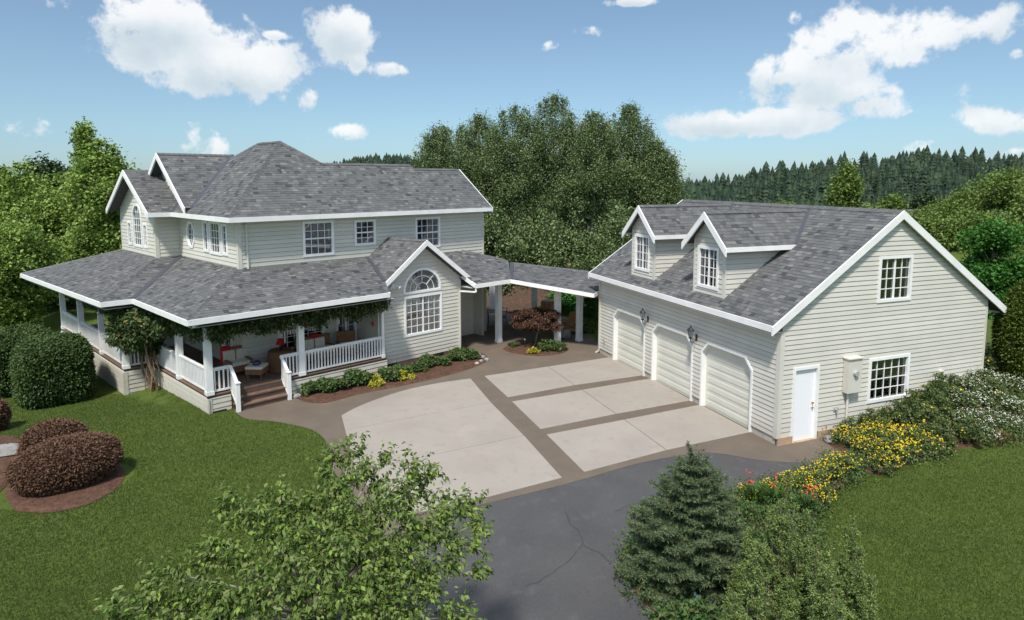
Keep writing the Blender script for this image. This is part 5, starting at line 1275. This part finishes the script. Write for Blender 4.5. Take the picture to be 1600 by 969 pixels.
for k, (x, y, s) in enumerate([(3.0, -.35, .8), (4.4, -.55, 1.15), (4.2, -1.3, 1.1), (5.0, -1.0, 1.1), (5.2, -.4, 1.0), (3.9, -2.0, .7), (4.8, -1.9, .9), (5.8, -.35, 1.2), (6.6, -.2, .8), (7.4, -.9, .9), (9.2, -.6, 1.1), (8.9, .3, 1.2), (9.8, -1.3, 1.0), (9.6, .6, 1.2), (10.4, -.3, 1.2), (2.3, -.35, .7)]):
    copy_tree(gp, gf(x, y), random.uniform(0, 6), s, ['green meadow plant against the wall right of the meter conduit', 'green meadow plant against the wall under the window\'s left half', 'green meadow plant in the bank middle below the window', 'green meadow plant halfway down the bank right of the window', 'green meadow plant against the wall just right of the window', 'green meadow plant beside the lawn right of the yellow flowers', 'green meadow plant at the lawn edge left of the rusty tuft', 'tall green meadow plant under the outlet box', 'green meadow plant by the wall right of the outlet box', 'green meadow plant amid the white daisies', 'green meadow plant right of the garage corner', 'green meadow plant behind the garage corner at the arborvitae', 'green meadow plant near the right picture edge', 'green meadow plant in front of the arborvitae', 'rightmost green meadow plant on the bank', 'small green meadow plant against the wall by the tap'][k], 'meadow plants on the bank')
wf = plant_tmpl('white_flower_plant', 'white daisy clump on the bank right of the garage window', 'flowers', 1100, .50, .50, LGM, .06, gf(5.6, -1.4), None, [(LFW, 190, .030, .95)], up=.2)
for k, (x, y, s) in enumerate([(5.3, -1.9, .9), (6.2, -.8, 1.1), (6.3, -1.6, 1.1), (7.0, -1.1, 1.2), (6.9, -1.9, .9), (7.0, -.4, 1.0), (7.7, -.2, 1.1), (7.8, -1.6, 1.0), (8.3, -.8, 1.1), (8.6, -1.7, 1.0), (7.3, -2.3, .8), (9.3, -1.9, .9), (8.2, -2.3, .8)]):
    copy_tree(wf, gf(x, y), random.uniform(0, 6), s, ['leftmost white daisy clump, left of the rusty grass tuft', 'white daisy clump below the outlet box', 'white daisy clump straight above the rusty grass tuft', 'big white daisy clump in the middle of the daisies', 'white daisy clump right of the rusty grass tuft', 'white daisy clump by the wall right of the outlet box', 'white daisy clump by the wall near the garage corner', 'white daisy clump in the lower middle of the daisies', 'white daisy clump at the right end of the garage wall', 'white daisy clump lower right, left of the picture edge', 'small white daisy clump on the lawn edge', 'rightmost white daisy clump at the picture edge', 'second small white daisy clump on the lawn edge, farther right'][k], 'white flower clumps')
t = blades('rust-coloured dry grass tuft on the lawn edge of the bank', np.array(gf(5.7, -2.1)), 220, .42, leafmat('dry_grass_blade', [(.30, .14, .07), (.38, .22, .12), (.25, .12, .06)], .2), None)

# --- climbing vine of the porch
t = thing('climbing_vine', 'climbing vine with twisted stems and leaves hanging along the porch eaves', 'vine', H(-2.15, 2.4, -.3))
P = []
def garl(a0, b0, a1, b1, n, z0=2.30, z1=2.86, w=.16):
    s = RN.uniform(0, 1, n); ph = RN.uniform(0, 6); dz = (.65 + .35 * np.sin(s * 17 + ph) * np.sin(s * 41))
    z = z1 - (z1 - z0) * RN.uniform(0, 1, n) ** 1.3 * dz; hh = np.array([H(a0 + (a1 - a0) * q, b0 + (b1 - b0) * q) for q in s]); hh[:, 2] = z; hh[:, :2] += RN.normal(size=(n, 2)) * w * .6; P.append(hh)
garl(-1.8, -2.02, 4.3, -2.02, 12500, 2.18, w=.2); garl(-2.0, -1.8, -2.0, 2.9, 7000, 2.2); garl(-2.9, 3.0, -2.0, 2.9, 1800, 2.0); garl(-2.95, 3.0, -2.95, 11.8, 6000, 2.35)
for a, b, z, r, n in [(-2.35, 2.2, 2.25, .72, 4600), (-2.6, 2.6, 1.85, .62, 3400), (-2.9, 2.7, 2.3, .5, 1500), (-2.1, 1.5, 2.35, .5, 1800), (-2.15, 2.5, 1.45, .42, 1300), (-2.6, 2.7, 2.5, .5, 1500), (-2.1, .7, 2.45, .4, 1000), (-3.0, 3.2, 1.7, .3, 500)]:
    q = ball(n, .5) * r; P.append(q + H(a, b, z))
P = np.concatenate(P)
sel = RN.uniform(0, 1, len(P)) < .07
quads('foliage', leafquads(P[~sel], .13, .42, .35, .9), LVI, t); quads('autumn_leaves', leafquads(P[sel], .12, .42, .35, .9), LVO, t)
b = MB(); 
for k in range(16):
    a0, b0 = -2.12 + RN.normal() * .10, 2.35 + RN.normal() * .18; pts = []
    for s in np.linspace(0, 1, 9): pts.append(H(a0 + .10 * sin(s * 7 + k) - .1 * s, b0 + .12 * cos(s * 6 + k * 2), -.34 + 2.5 * s))
    b.tube(pts, [.035 if k < 5 else .014] * 9, 5, cap=False)
for k in range(5):
    c = H(-2.22, 2.2 + RN.normal() * .12, .35 + .3 * k * .4); r = RN.uniform(.15, .3); b.tube([c + np.array([cos(x) * r * EB[0], cos(x) * r * EB[1], sin(x) * r]) for x in np.linspace(0, 2 * pi, 14)], .012, 4, cap=False)
b.build('stems', mat('vine_bark', (.22, .15, .10), .9, var=.3, vscale=12), t, smooth=True)

# --- bushes behind the breezeway
broad('green shrub growing beside the far corner of the garage', 925, 31.5, 462, 62, LA, MTRK, n=40, rr=.38, per=420, leaf=.12, vb=545, name='garden_shrub', cat='shrub', taper=.1)
broad('yellowish shrub beside the rightmost breezeway post', 912, 30.6, 492, 44, LYE if False else LW, MTRK, n=24, rr=.30, per=320, leaf=.11, vb=545, name='garden_shrub', cat='shrub', taper=.1)
broad('green shrub behind the brown rocking chair', 878, 35, 455, 70, LA, MTRK, n=36, rr=.45, per=330, leaf=.15, vb=505, name='garden_shrub', cat='shrub', taper=.1)
broad('dark shrub behind the left breezeway post', 812, 40, 440, 60, LDK, MTRK, n=30, rr=.5, per=260, leaf=.16, vb=475, name='garden_shrub', cat='shrub', taper=.1)
grid('bark_slope', np.arange(-6, 7.01, .4), np.arange(17.5, 30.01, .4), terr, mat('bark_slope_mulch', (.085, .055, .038), .95, .1, var=.3, vscale=5, bump=1, bscale=30, spots=[((.15, .10, .07), 20, .55, .7), ((.03, .02, .014), 18, .55, .75)]), .05, keep=lambda c: ((c[:, 0] - CP[0]) * cos(YAW) + (c[:, 1] - CP[1]) * sin(YAW) > 34.2))

# --- forest on the hills
def conifer_mesh(seed):
    rg = np.random.default_rng(seed); V, F = [], []; n = 7; L_ = 10
    for i in range(L_):
        f = i / L_; z0 = .06 + .88 * f; R = rg.uniform(.85, 1.2) * .20 * (1 - f) ** .62 + .008; base = len(V)
        V.append((0, 0, z0 + .17))
        for k in range(n * 2):
            a = pi * k / n + rg.uniform(-.15, .15); r = R * (rg.uniform(.85, 1.2) if k % 2 == 0 else rg.uniform(.45, .65)); V.append((r * cos(a), r * sin(a), z0 - (.02 if k % 2 == 0 else -.02) + rg.uniform(-.012, .012)))
        for k in range(n * 2): F.append((base, base + 1 + k, base + 1 + (k + 1) % (n * 2)))
    return np.array(V), np.array(F)
CM = [conifer_mesh(s) for s in range(4)]
def forest(name, X, Y, Hh, label, cat='forest'):
    VV, FF, o = [], [], 0
    Z = terr(X, Y)
    for x, y, z, h in zip(X, Y, Z, Hh):
        V, F = CM[RN.integers(4)]; a = RN.uniform(0, 6.28); w = RN.uniform(.9, 1.75); c, s = cos(a), sin(a)
        VV.append(np.column_stack([(V[:, 0] * c - V[:, 1] * s) * h * w + x, (V[:, 0] * s + V[:, 1] * c) * h * w + y, V[:, 2] * h + z - .5])); FF.append(F + o); o += len(V)
    VV = np.concatenate(VV).astype(np.float32); FF = np.concatenate(FF).astype(np.int32); me = bpy.data.meshes.new(name)
    me.vertices.add(len(VV)); me.vertices.foreach_set('co', VV.ravel()); me.loops.add(FF.size); me.loops.foreach_set('vertex_index', FF.ravel()); me.polygons.add(len(FF))
    me.polygons.foreach_set('loop_start', np.arange(0, FF.size, 3, dtype=np.int32)); me.update(calc_edges=True); me.materials.append(LCF)
    o = link(bpy.data.objects.new(name, me)); return o
def dl(d, l): return CP[0] + d * cos(YAW) + l * sin(YAW) * d, CP[1] + d * sin(YAW) - l * cos(YAW) * d
n = 6000; d = 118 + 210 * RN.uniform(0, 1, n) ** .8; l = RN.uniform(.1, 1.5, n); X, Y = dl(d, l)
tagp(forest('conifer_forest', X, Y, RN.uniform(8, 15, n) * RN.uniform(.8, 1.1, n) * (.92 + .14 * np.sin(l * 31 + np.sin(d * .05) * 2)) * (1 + .45 * (1 - S(l, .2, .5))), ''), 'dense dark conifer forest covering the hill behind the garage', 'forest', kind='stuff')
n = 1300; d = 420 + 170 * RN.uniform(0, 1, n); l = RN.uniform(-.42, .06, n); X, Y = dl(d, l)
tagp(forest('conifer_forest', X, Y, RN.uniform(10, 17, n), ''), 'small far conifer wood seen above the house roof', 'forest', kind='stuff')
n = 1200; d = 150 + 170 * RN.uniform(0, 1, n); l = RN.uniform(-1.5, -.45, n); X, Y = dl(d, l)
tagp(forest('conifer_forest', X, Y, RN.uniform(11, 18, n), ''), 'dark far wood at the left behind the bright trees', 'forest', kind='stuff')
k = 0
for u in range(1068, 1600, 17):
    uu = u + RN.uniform(-14, 14); d = RN.uniform(325, 345); l = (uu - 800) / FPX; x, y = dl(d, l); o = forest('skyline_conifer', np.array([x]), np.array([y]), np.array([RN.uniform(9, 17) * (1 + .45 * (1 - float(S(l, .2, .5))))]), '')
    tagp(o, 'dark pointed conifer standing up from the skyline of the forest hill', 'conifer', 'conifers on the forest skyline')

# --- power line
t = thing('power_line', 'two thin power lines crossing in front of the forest at the right', 'cable', atd(1420, 328, 75))
for k, (v0, v1) in enumerate([(327, 309), (330, 313)]):
    A, B = atd(1380, v0 + 1, 78), atd(1640, v1 - 6, 70); pts = [A + (B - A) * s - np.array([0, 0, 1.0]) * 4 * s * (1 - s) * .6 for s in np.linspace(0, 1, 16)]
    MB().tube(pts, .035, 4).build('cable', MMT, t)
MB().tube([atd(1645, 300, 70) - [0, 0, 9], atd(1645, 300, 70) + [0, 0, 1]], .14, 8).build('pole', MTRK, t)

# ================================================================== FURNITURE
def axes(r): return ((cos(r), sin(r), 0), (-sin(r), cos(r), 0), (0, 0, 1))
def wicker_seat(label, p, rot, w=.75, red=None, pillows=1, legs=True, cat='armchair', name='wicker_armchair'):
    t = thing(name, label, cat, p); X, Y, Z = [np.array(a) for a in axes(rot)]; p = np.array(p, float)
    def b(c, s, nm, m):
        MB().box(p + X * c[0] + Y * c[1] + Z * c[2], s, (X, Y, Z)).build(nm, m, t)
    b((0, 0, .26), (w, .68, .22), 'seat_frame', MWK); b((0, .30, .62), (w, .10, .55), 'backrest', MWK)
    for s in (-1, 1):
        b((s * (w / 2 - .04), -.02, .45), (.10, .66, .16), 'armrest', MWK)
        for q in (-.28, .28): MB().tube([p + X * s * (w / 2 - .05) + Y * q, p + X * s * (w / 2 - .05) + Y * q + Z * .2], .022, 6).build('leg', MWK, t)
    b((0, -.04, .42), (w - .18, .56, .12), 'seat_cushion', MCR)
    for k in range(pillows): b(((k - (pillows - 1) / 2) * .42, .20, .64), (.38, .14, .36), 'pillow', MCR)
    if red: b((red, .30, .66), (.30, .16, .58), 'throw', MRED)
    return t
DZ3 = lambda u, v: at(u, v, DZ)
r0_ = TH - 1.0
wicker_seat('brown wicker armchair with cream pillows and a red throw on the porch', DZ3(372, 584), TH + 2.2 - pi / 2 - .6, .78, red=-.28, pillows=2)
p = DZ3(402, 590); t = thing('wicker_ottoman', 'wicker ottoman with cream cushion in front of the porch armchair', 'ottoman', p); ax = axes(TH + .8)
MB().box(p + [0, 0, .27], (.56, .56, .18), ax).build('seat_frame', MWK, t); MB().box(p + [0, 0, .40], (.56, .56, .08), ax).build('cushion', MCR, t)
for a, b_ in ((1, 1), (1, -1), (-1, 1), (-1, -1)): q = p + np.array(ax[0]) * a * .22 + np.array(ax[1]) * b_ * .22; MB().tube([q, q + [0, 0, .2]], .02, 6).build('leg', MWK, t)
tagp(MB().lathe(p + [0, -.05, .44], [(.06, 0), (.14, .05), (.13, .12), (.08, .15), (.07, .13), (0, .10)], 14).build('bowl', MBLU, smooth=True), 'dark blue glazed bowl on the wicker ottoman', 'bowl')
p = H(.95, -.75, DZ); t = thing('porch_table', 'round side table with a brown cloth to the floor on the porch', 'table', p)
b = MB(); n = 28; V = []; F = []
for i, (r, z) in enumerate([(0, .70), (.40, .70), (.43, .66), (.46, .3), (.50, .02)]):
    for k in range(n): a = 2 * pi * k / n; rr = r * (1 + (.05 * (i - 1) / 3 if i > 1 else 0) * cos(a * 7)); V.append((p[0] + rr * cos(a), p[1] + rr * sin(a), p[2] + z))
for i in range(4):
    for k in range(n): a = i * n + k; c = i * n + (k + 1) % n; F.append((a, c, c + n, a + n))
obj('tablecloth', V, F, MBN, t, smooth=True)
t = thing('table_lamp', 'small table lamp with a red shade on the porch side table', 'lamp', p + [0, 0, .70])
MB().lathe(p + [0, 0, .70], [(.08, 0), (.08, .02), (.02, .05), (.045, .12), (.015, .2), (.012, .26)], 10).build('base', MIR, t); MB().lathe(p + [0, 0, .70], [(.15, .20), (.08, .40)], 14).build('lamp_shade', MRED, t)
wicker_seat('wide wicker loveseat with a red throw below the porch window', H(2.35, -.62, DZ), TH, 1.35, red=.05, pillows=2, cat='loveseat', name='wicker_loveseat')
wicker_seat('dark wicker armchair half hidden behind the railing by the porch door', H(3.5, -.75, DZ), TH - .4, .7, pillows=0)
tagp(MB().lathe(H(.35, -1.05, 2.78), [(.0, .10), (.05, .10), (.05, .06), (.2, .05), (.19, 0), (.12, -.06), (0, -.08)], 14).build('ceiling_light', mat('amber_glass', (.55, .42, .25), .3)), 'amber glass ceiling light above the porch armchair', 'ceiling light')
p = H(3.98, -1.75, 1.9); tagp(MB().tube([p + [0, 0, .95], p], .004, 4).lathe(p, [(0, .1), (.06, .05), (.05, -.02), (.02, -.08), (0, -.16)], 8).build('hanging_ornament', MRED), 'small red hanging ornament near the porch door', 'ornament')
MB().box(H(3.92, -.02, 1.5), (.10, .03, 2.1), axes(TH)).build('door_trim', MW, hs)

def adirondack(label, p, rot, m, h=1.0):
    t = thing('adirondack_chair', label, 'chair', p); X, Y, Z = [np.array(a) for a in axes(rot)]; p = np.array(p, float)
    P_ = lambda x, y, z: p + X * x + Y * y + Z * z
    for s in (-1, 1):
        MB().bar(P_(s * .27, -.35, 0), P_(s * .27, -.35, .55), .05, .09).build('leg', m, t); MB().bar(P_(s * .27, -.36, .34), P_(s * .27, .5, .04), .04, .10).build('leg', m, t)
        MB().bar(P_(s * .31, -.42, .57), P_(s * .31, .30, .57), .12, .03).build('armrest', m, t); MB().bar(P_(s * .29, .18, .2), P_(s * .29, .26, .57), .04, .05).build('arm_support', m, t)
    for k in range(6): MB().bar(P_(-.26, -.30 + k * .1, .37 - k * .035), P_(.26, -.30 + k * .1, .37 - k * .035), .085, .02).build('seat_slat', m, t)
    for k in range(5):
        x = -.20 + k * .10; MB().bar(P_(x, .20, .22), P_(x * 1.25, .60, .98 - .03 * abs(k - 2)), .022, .085, X).build('back_slat', m, t)
    MB().bar(P_(-.26, .46, .62), P_(.26, .46, .62), .05, .03).build('back_rail', m, t)
    return t
MDW = mat('dark_stained_wood', (.07, .05, .04), .6)
adirondack('brown wooden garden chair facing left behind the breezeway posts', at(888, 522), TH + 1.75 + pi, MWD)
adirondack('dark garden chair partly hidden by the red maple', at(822, 512), TH - 1.5 + pi, MDW)
p = at(763, 508); t = thing('patio_table', 'dark round metal patio table in the shade behind the left post', 'table', p)
MB().lathe(p, [(0, .72), (.5, .72), (.5, .70), (.48, .69), (0, .69)], 20).build('tabletop', MIR, t); MB().tube([p, p + [0, 0, .7]], .03, 8).build('leg', MIR, t); MB().lathe(p, [(0, .04), (.25, .02), (.27, 0)], 14).build('base', MIR, t)
def patio_chair(label, p, rot):
    t = thing('patio_chair', label, 'chair', p, None); X, Y, Z = [np.array(a) for a in axes(rot)]; P_ = lambda x, y, z: p + X * x + Y * y + Z * z
    MB().box(P_(0, 0, .43), (.44, .44, .03), (X, Y, Z)).build('seat', MIR, t)
    for a, b_ in ((1, 1), (1, -1), (-1, 1), (-1, -1)): MB().tube([P_(a * .24, b_ * .24, 0), P_(a * .2, b_ * .2, .43)], .014, 6).build('leg', MIR, t)
    MB().tube([P_(-.2, .2, .43), P_(-.2, .26, .85), P_(0, .28, .92), P_(.2, .26, .85), P_(.2, .2, .43)], .014, 6).build('back_frame', MIR, t)
    for x in (-.1, 0, .1): MB().tube([P_(x, .2, .43), P_(x, .27, .9)], .009, 5).build('back_rod', MIR, t)
patio_chair('dark metal patio chair left of the shaded patio table', p + [-.5, -.45, 0], TH + 2.4); patio_chair('dark metal patio chair right of the shaded patio table', p + [.6, -.3, 0], TH - 2.3)
p = at(857, 500); q = np.array([p[0], p[1], zt(p[0], p[1])])
tagp(MB().lathe(q, [(.42, 0), (.40, 1.0), (.38, 1.02), (0, 1.02)], 16).build('log_stump', MLOG), 'tall pale reddish log stump behind the maple', 'log')
p = at(882, 528); rock('rounded dark stone beside the brown garden chair', (p[0], p[1], .18), (.30, .26, .24), 41)
p = at(895, 524); rock('broad grey stone between the two right breezeway posts', (p[0] + .2, p[1] + .6, .15), (.45, .3, .2), 42)
# --- ground cover that fills the bank and the island
def cover(name, label, poly, n, h, leaf, m, clump=.16, hang=0, up=.5, dirs=None):
    P2 = [tuple(p[:2]) for p in poly]; xs = [p[0] for p in P2]; ys = [p[1] for p in P2]; c = RN.uniform([min(xs), min(ys)], [max(xs), max(ys)], size=(int(n / 40), 2))
    def inside(x, y):
        w = False; j = len(P2) - 1
        for i in range(len(P2)):
            if (P2[i][1] > y) != (P2[j][1] > y) and x < (P2[j][0] - P2[i][0]) * (y - P2[i][1]) / (P2[j][1] - P2[i][1]) + P2[i][0]: w = not w
            j = i
        return w
    c = np.array([q for q in c if inside(*q)]); k = int(n / len(c)); hh = h * RN.uniform(.35, 1.3, len(c))
    P = np.repeat(np.column_stack([c, terr(c[:, 0], c[:, 1])]), k, 0); H_ = np.repeat(hh, k); P[:, :2] += RN.normal(size=(len(P), 2)) * clump; P[:, 2] += H_ * RN.uniform(0, 1, len(P)) ** .8
    D = np.tile([0, 0, 1.3], (len(P), 1)) + RN.normal(size=(len(P), 3)) * .4 if dirs else None
    return tagp(quads(name, leafquads(P, leaf, .45, up, hang, dirs=D), m), label, 'ground cover', kind='stuff')
bank = [np.array(q) for q in [(1.55, -.3), (1.45, -1.3), (1.5, -2.1), (2.9, -2.35), (4.2, -1.9), (5.5, -2.15), (7, -2.4), (9.8, -2.3), (12.5, -2.6), (12.5, 3), (9.6, 5), (8.6, 3), (8.5, .4), (8.3, -.15), (2.6, -.12)]]
cover('bank_ground_cover', 'tangled green undergrowth covering the bank below the garage gable wall', bank, 52000, .34, .075, LGM, dirs=True)
cover('island_ground_cover', 'mixed green undergrowth covering the mulch of the foreground island', isl, 42000, .28, .065, LSB, dirs=True)
# --- cracks in the asphalt, mown grass blades
def crack(l, w=.011):
    P = smoothline([at(u, v) for u, v in l], 5); V, F = [], []
    for i, p in enumerate(P):
        d = P[min(i + 1, len(P) - 1)] - P[max(i - 1, 0)]; d = np.array([-d[1], d[0]]) / (np.linalg.norm(d) + 1e-9); p = p + d * RN.normal() * .02; k = w * RN.uniform(.5, 1.3)
        V += [(*(p + d * k), .0105), (*(p - d * k), .0105)]
    for i in range(len(P) - 1): F.append((2 * i, 2 * i + 1, 2 * i + 3, 2 * i + 2))
    obj('crack', V, [f[::-1] for f in F], MTAR, bpy.data.objects['driveway'])
MTAR = mat('crack_sealer', (.05, .049, .05), .6)
crack([(883, 798), (890, 818), (905, 830), (912, 850), (938, 868), (958, 880)]); crack([(912, 850), (880, 885), (850, 905), (820, 918)], .008); crack([(958, 880), (985, 872)], .009); crack([(960, 800), (985, 790), (1010, 785)], .008)
def inpoly(px, py, poly):
    w = np.zeros(len(px), bool); n = len(poly); j = n - 1
    for i in range(n):
        xi, yi, xj, yj = poly[i][0], poly[i][1], poly[j][0], poly[j][1]; dy = (yj - yi) if abs(yj - yi) > 1e-9 else 1e-9
        w ^= ((yi > py) != (yj > py)) & (px < (xj - xi) * (py - yi) / dy + xi); j = i
    return w
n = 900000; d = 6.5 + 15.5 * RN.uniform(0, 1, n) ** 1.15; l = RN.uniform(-.86, .86, n); X, Y = dl(d, l)
ok = ~inpoly(X, Y, walk) & ~inpoly(X, Y, asp) & ~inpoly(X, Y, isl) & ~inpoly(X, Y, [tuple(q) for q in bank])
ok &= ~inpoly(X, Y, [H(-2.9, 3.0), H(-2.9, 14), H(8, 14), H(12, 0), H(8.2, -1.6), H(4.4, -1.95), H(-1.95, -1.95), H(-1.95, 3.0)]) & ~inpoly(X, Y, [(0, 0), (8.2, 0), (8.2, 10), (0, 10)])
for ctr, rx, ry in [(fb_, 1.45, 1.15), (bb_, 1.1, 1.0)]: ok &= ((X - ctr[0]) / rx) ** 2 + ((Y - ctr[1]) / ry) ** 2 > 1
ok &= ~inpoly(X, Y, [at(u, v) for u, v in [(25, 800), (80, 802), (140, 788), (180, 765), (196, 742), (180, 728), (60, 735), (8, 775)]]) & ~inpoly(X, Y, [at(u, v) for u, v in [(-60, 720), (-50, 790), (0, 770), (28, 735), (60, 715), (40, 690), (10, 672), (-30, 680)]])
X, Y = X[ok][:300000], Y[ok][:300000]; n = len(X); P = np.column_stack([X, Y, terr(X, Y)]); a = RN.uniform(0, 2 * pi, n); h = RN.uniform(.022, .055, n); w = .0075
o_ = np.column_stack([np.cos(a), np.sin(a), np.zeros(n)]) * w; tp = P + np.column_stack([RN.normal(size=n) * .016, RN.normal(size=n) * .016, h])
VV = np.stack([P - o_, P + o_, tp], 1).astype(np.float32); me = bpy.data.meshes.new('lawn_blades'); me.vertices.add(n * 3); me.vertices.foreach_set('co', VV.ravel()); me.loops.add(n * 3)
me.loops.foreach_set('vertex_index', np.arange(n * 3, dtype=np.int32)); me.polygons.add(n); me.polygons.foreach_set('loop_start', np.arange(0, n * 3, 3, dtype=np.int32)); me.update(calc_edges=True)
me.materials.append(mat('grass_blade', (.07, .12, .02), .6, .25, isl_cols=[(.084, .120, .024), (.088, .126, .026), (.094, .132, .028), (.106, .138, .036)], transl=.4, var=.10, vscale=.55, spots=[((.11, .12, .035), 1.1, .58, .80), ((.04, .095, .02), 2.3, .62, .78)])); tagp(link(bpy.data.objects.new('lawn_blades', me)), 'short mown green grass of the lawns', 'grass', kind='stuff')
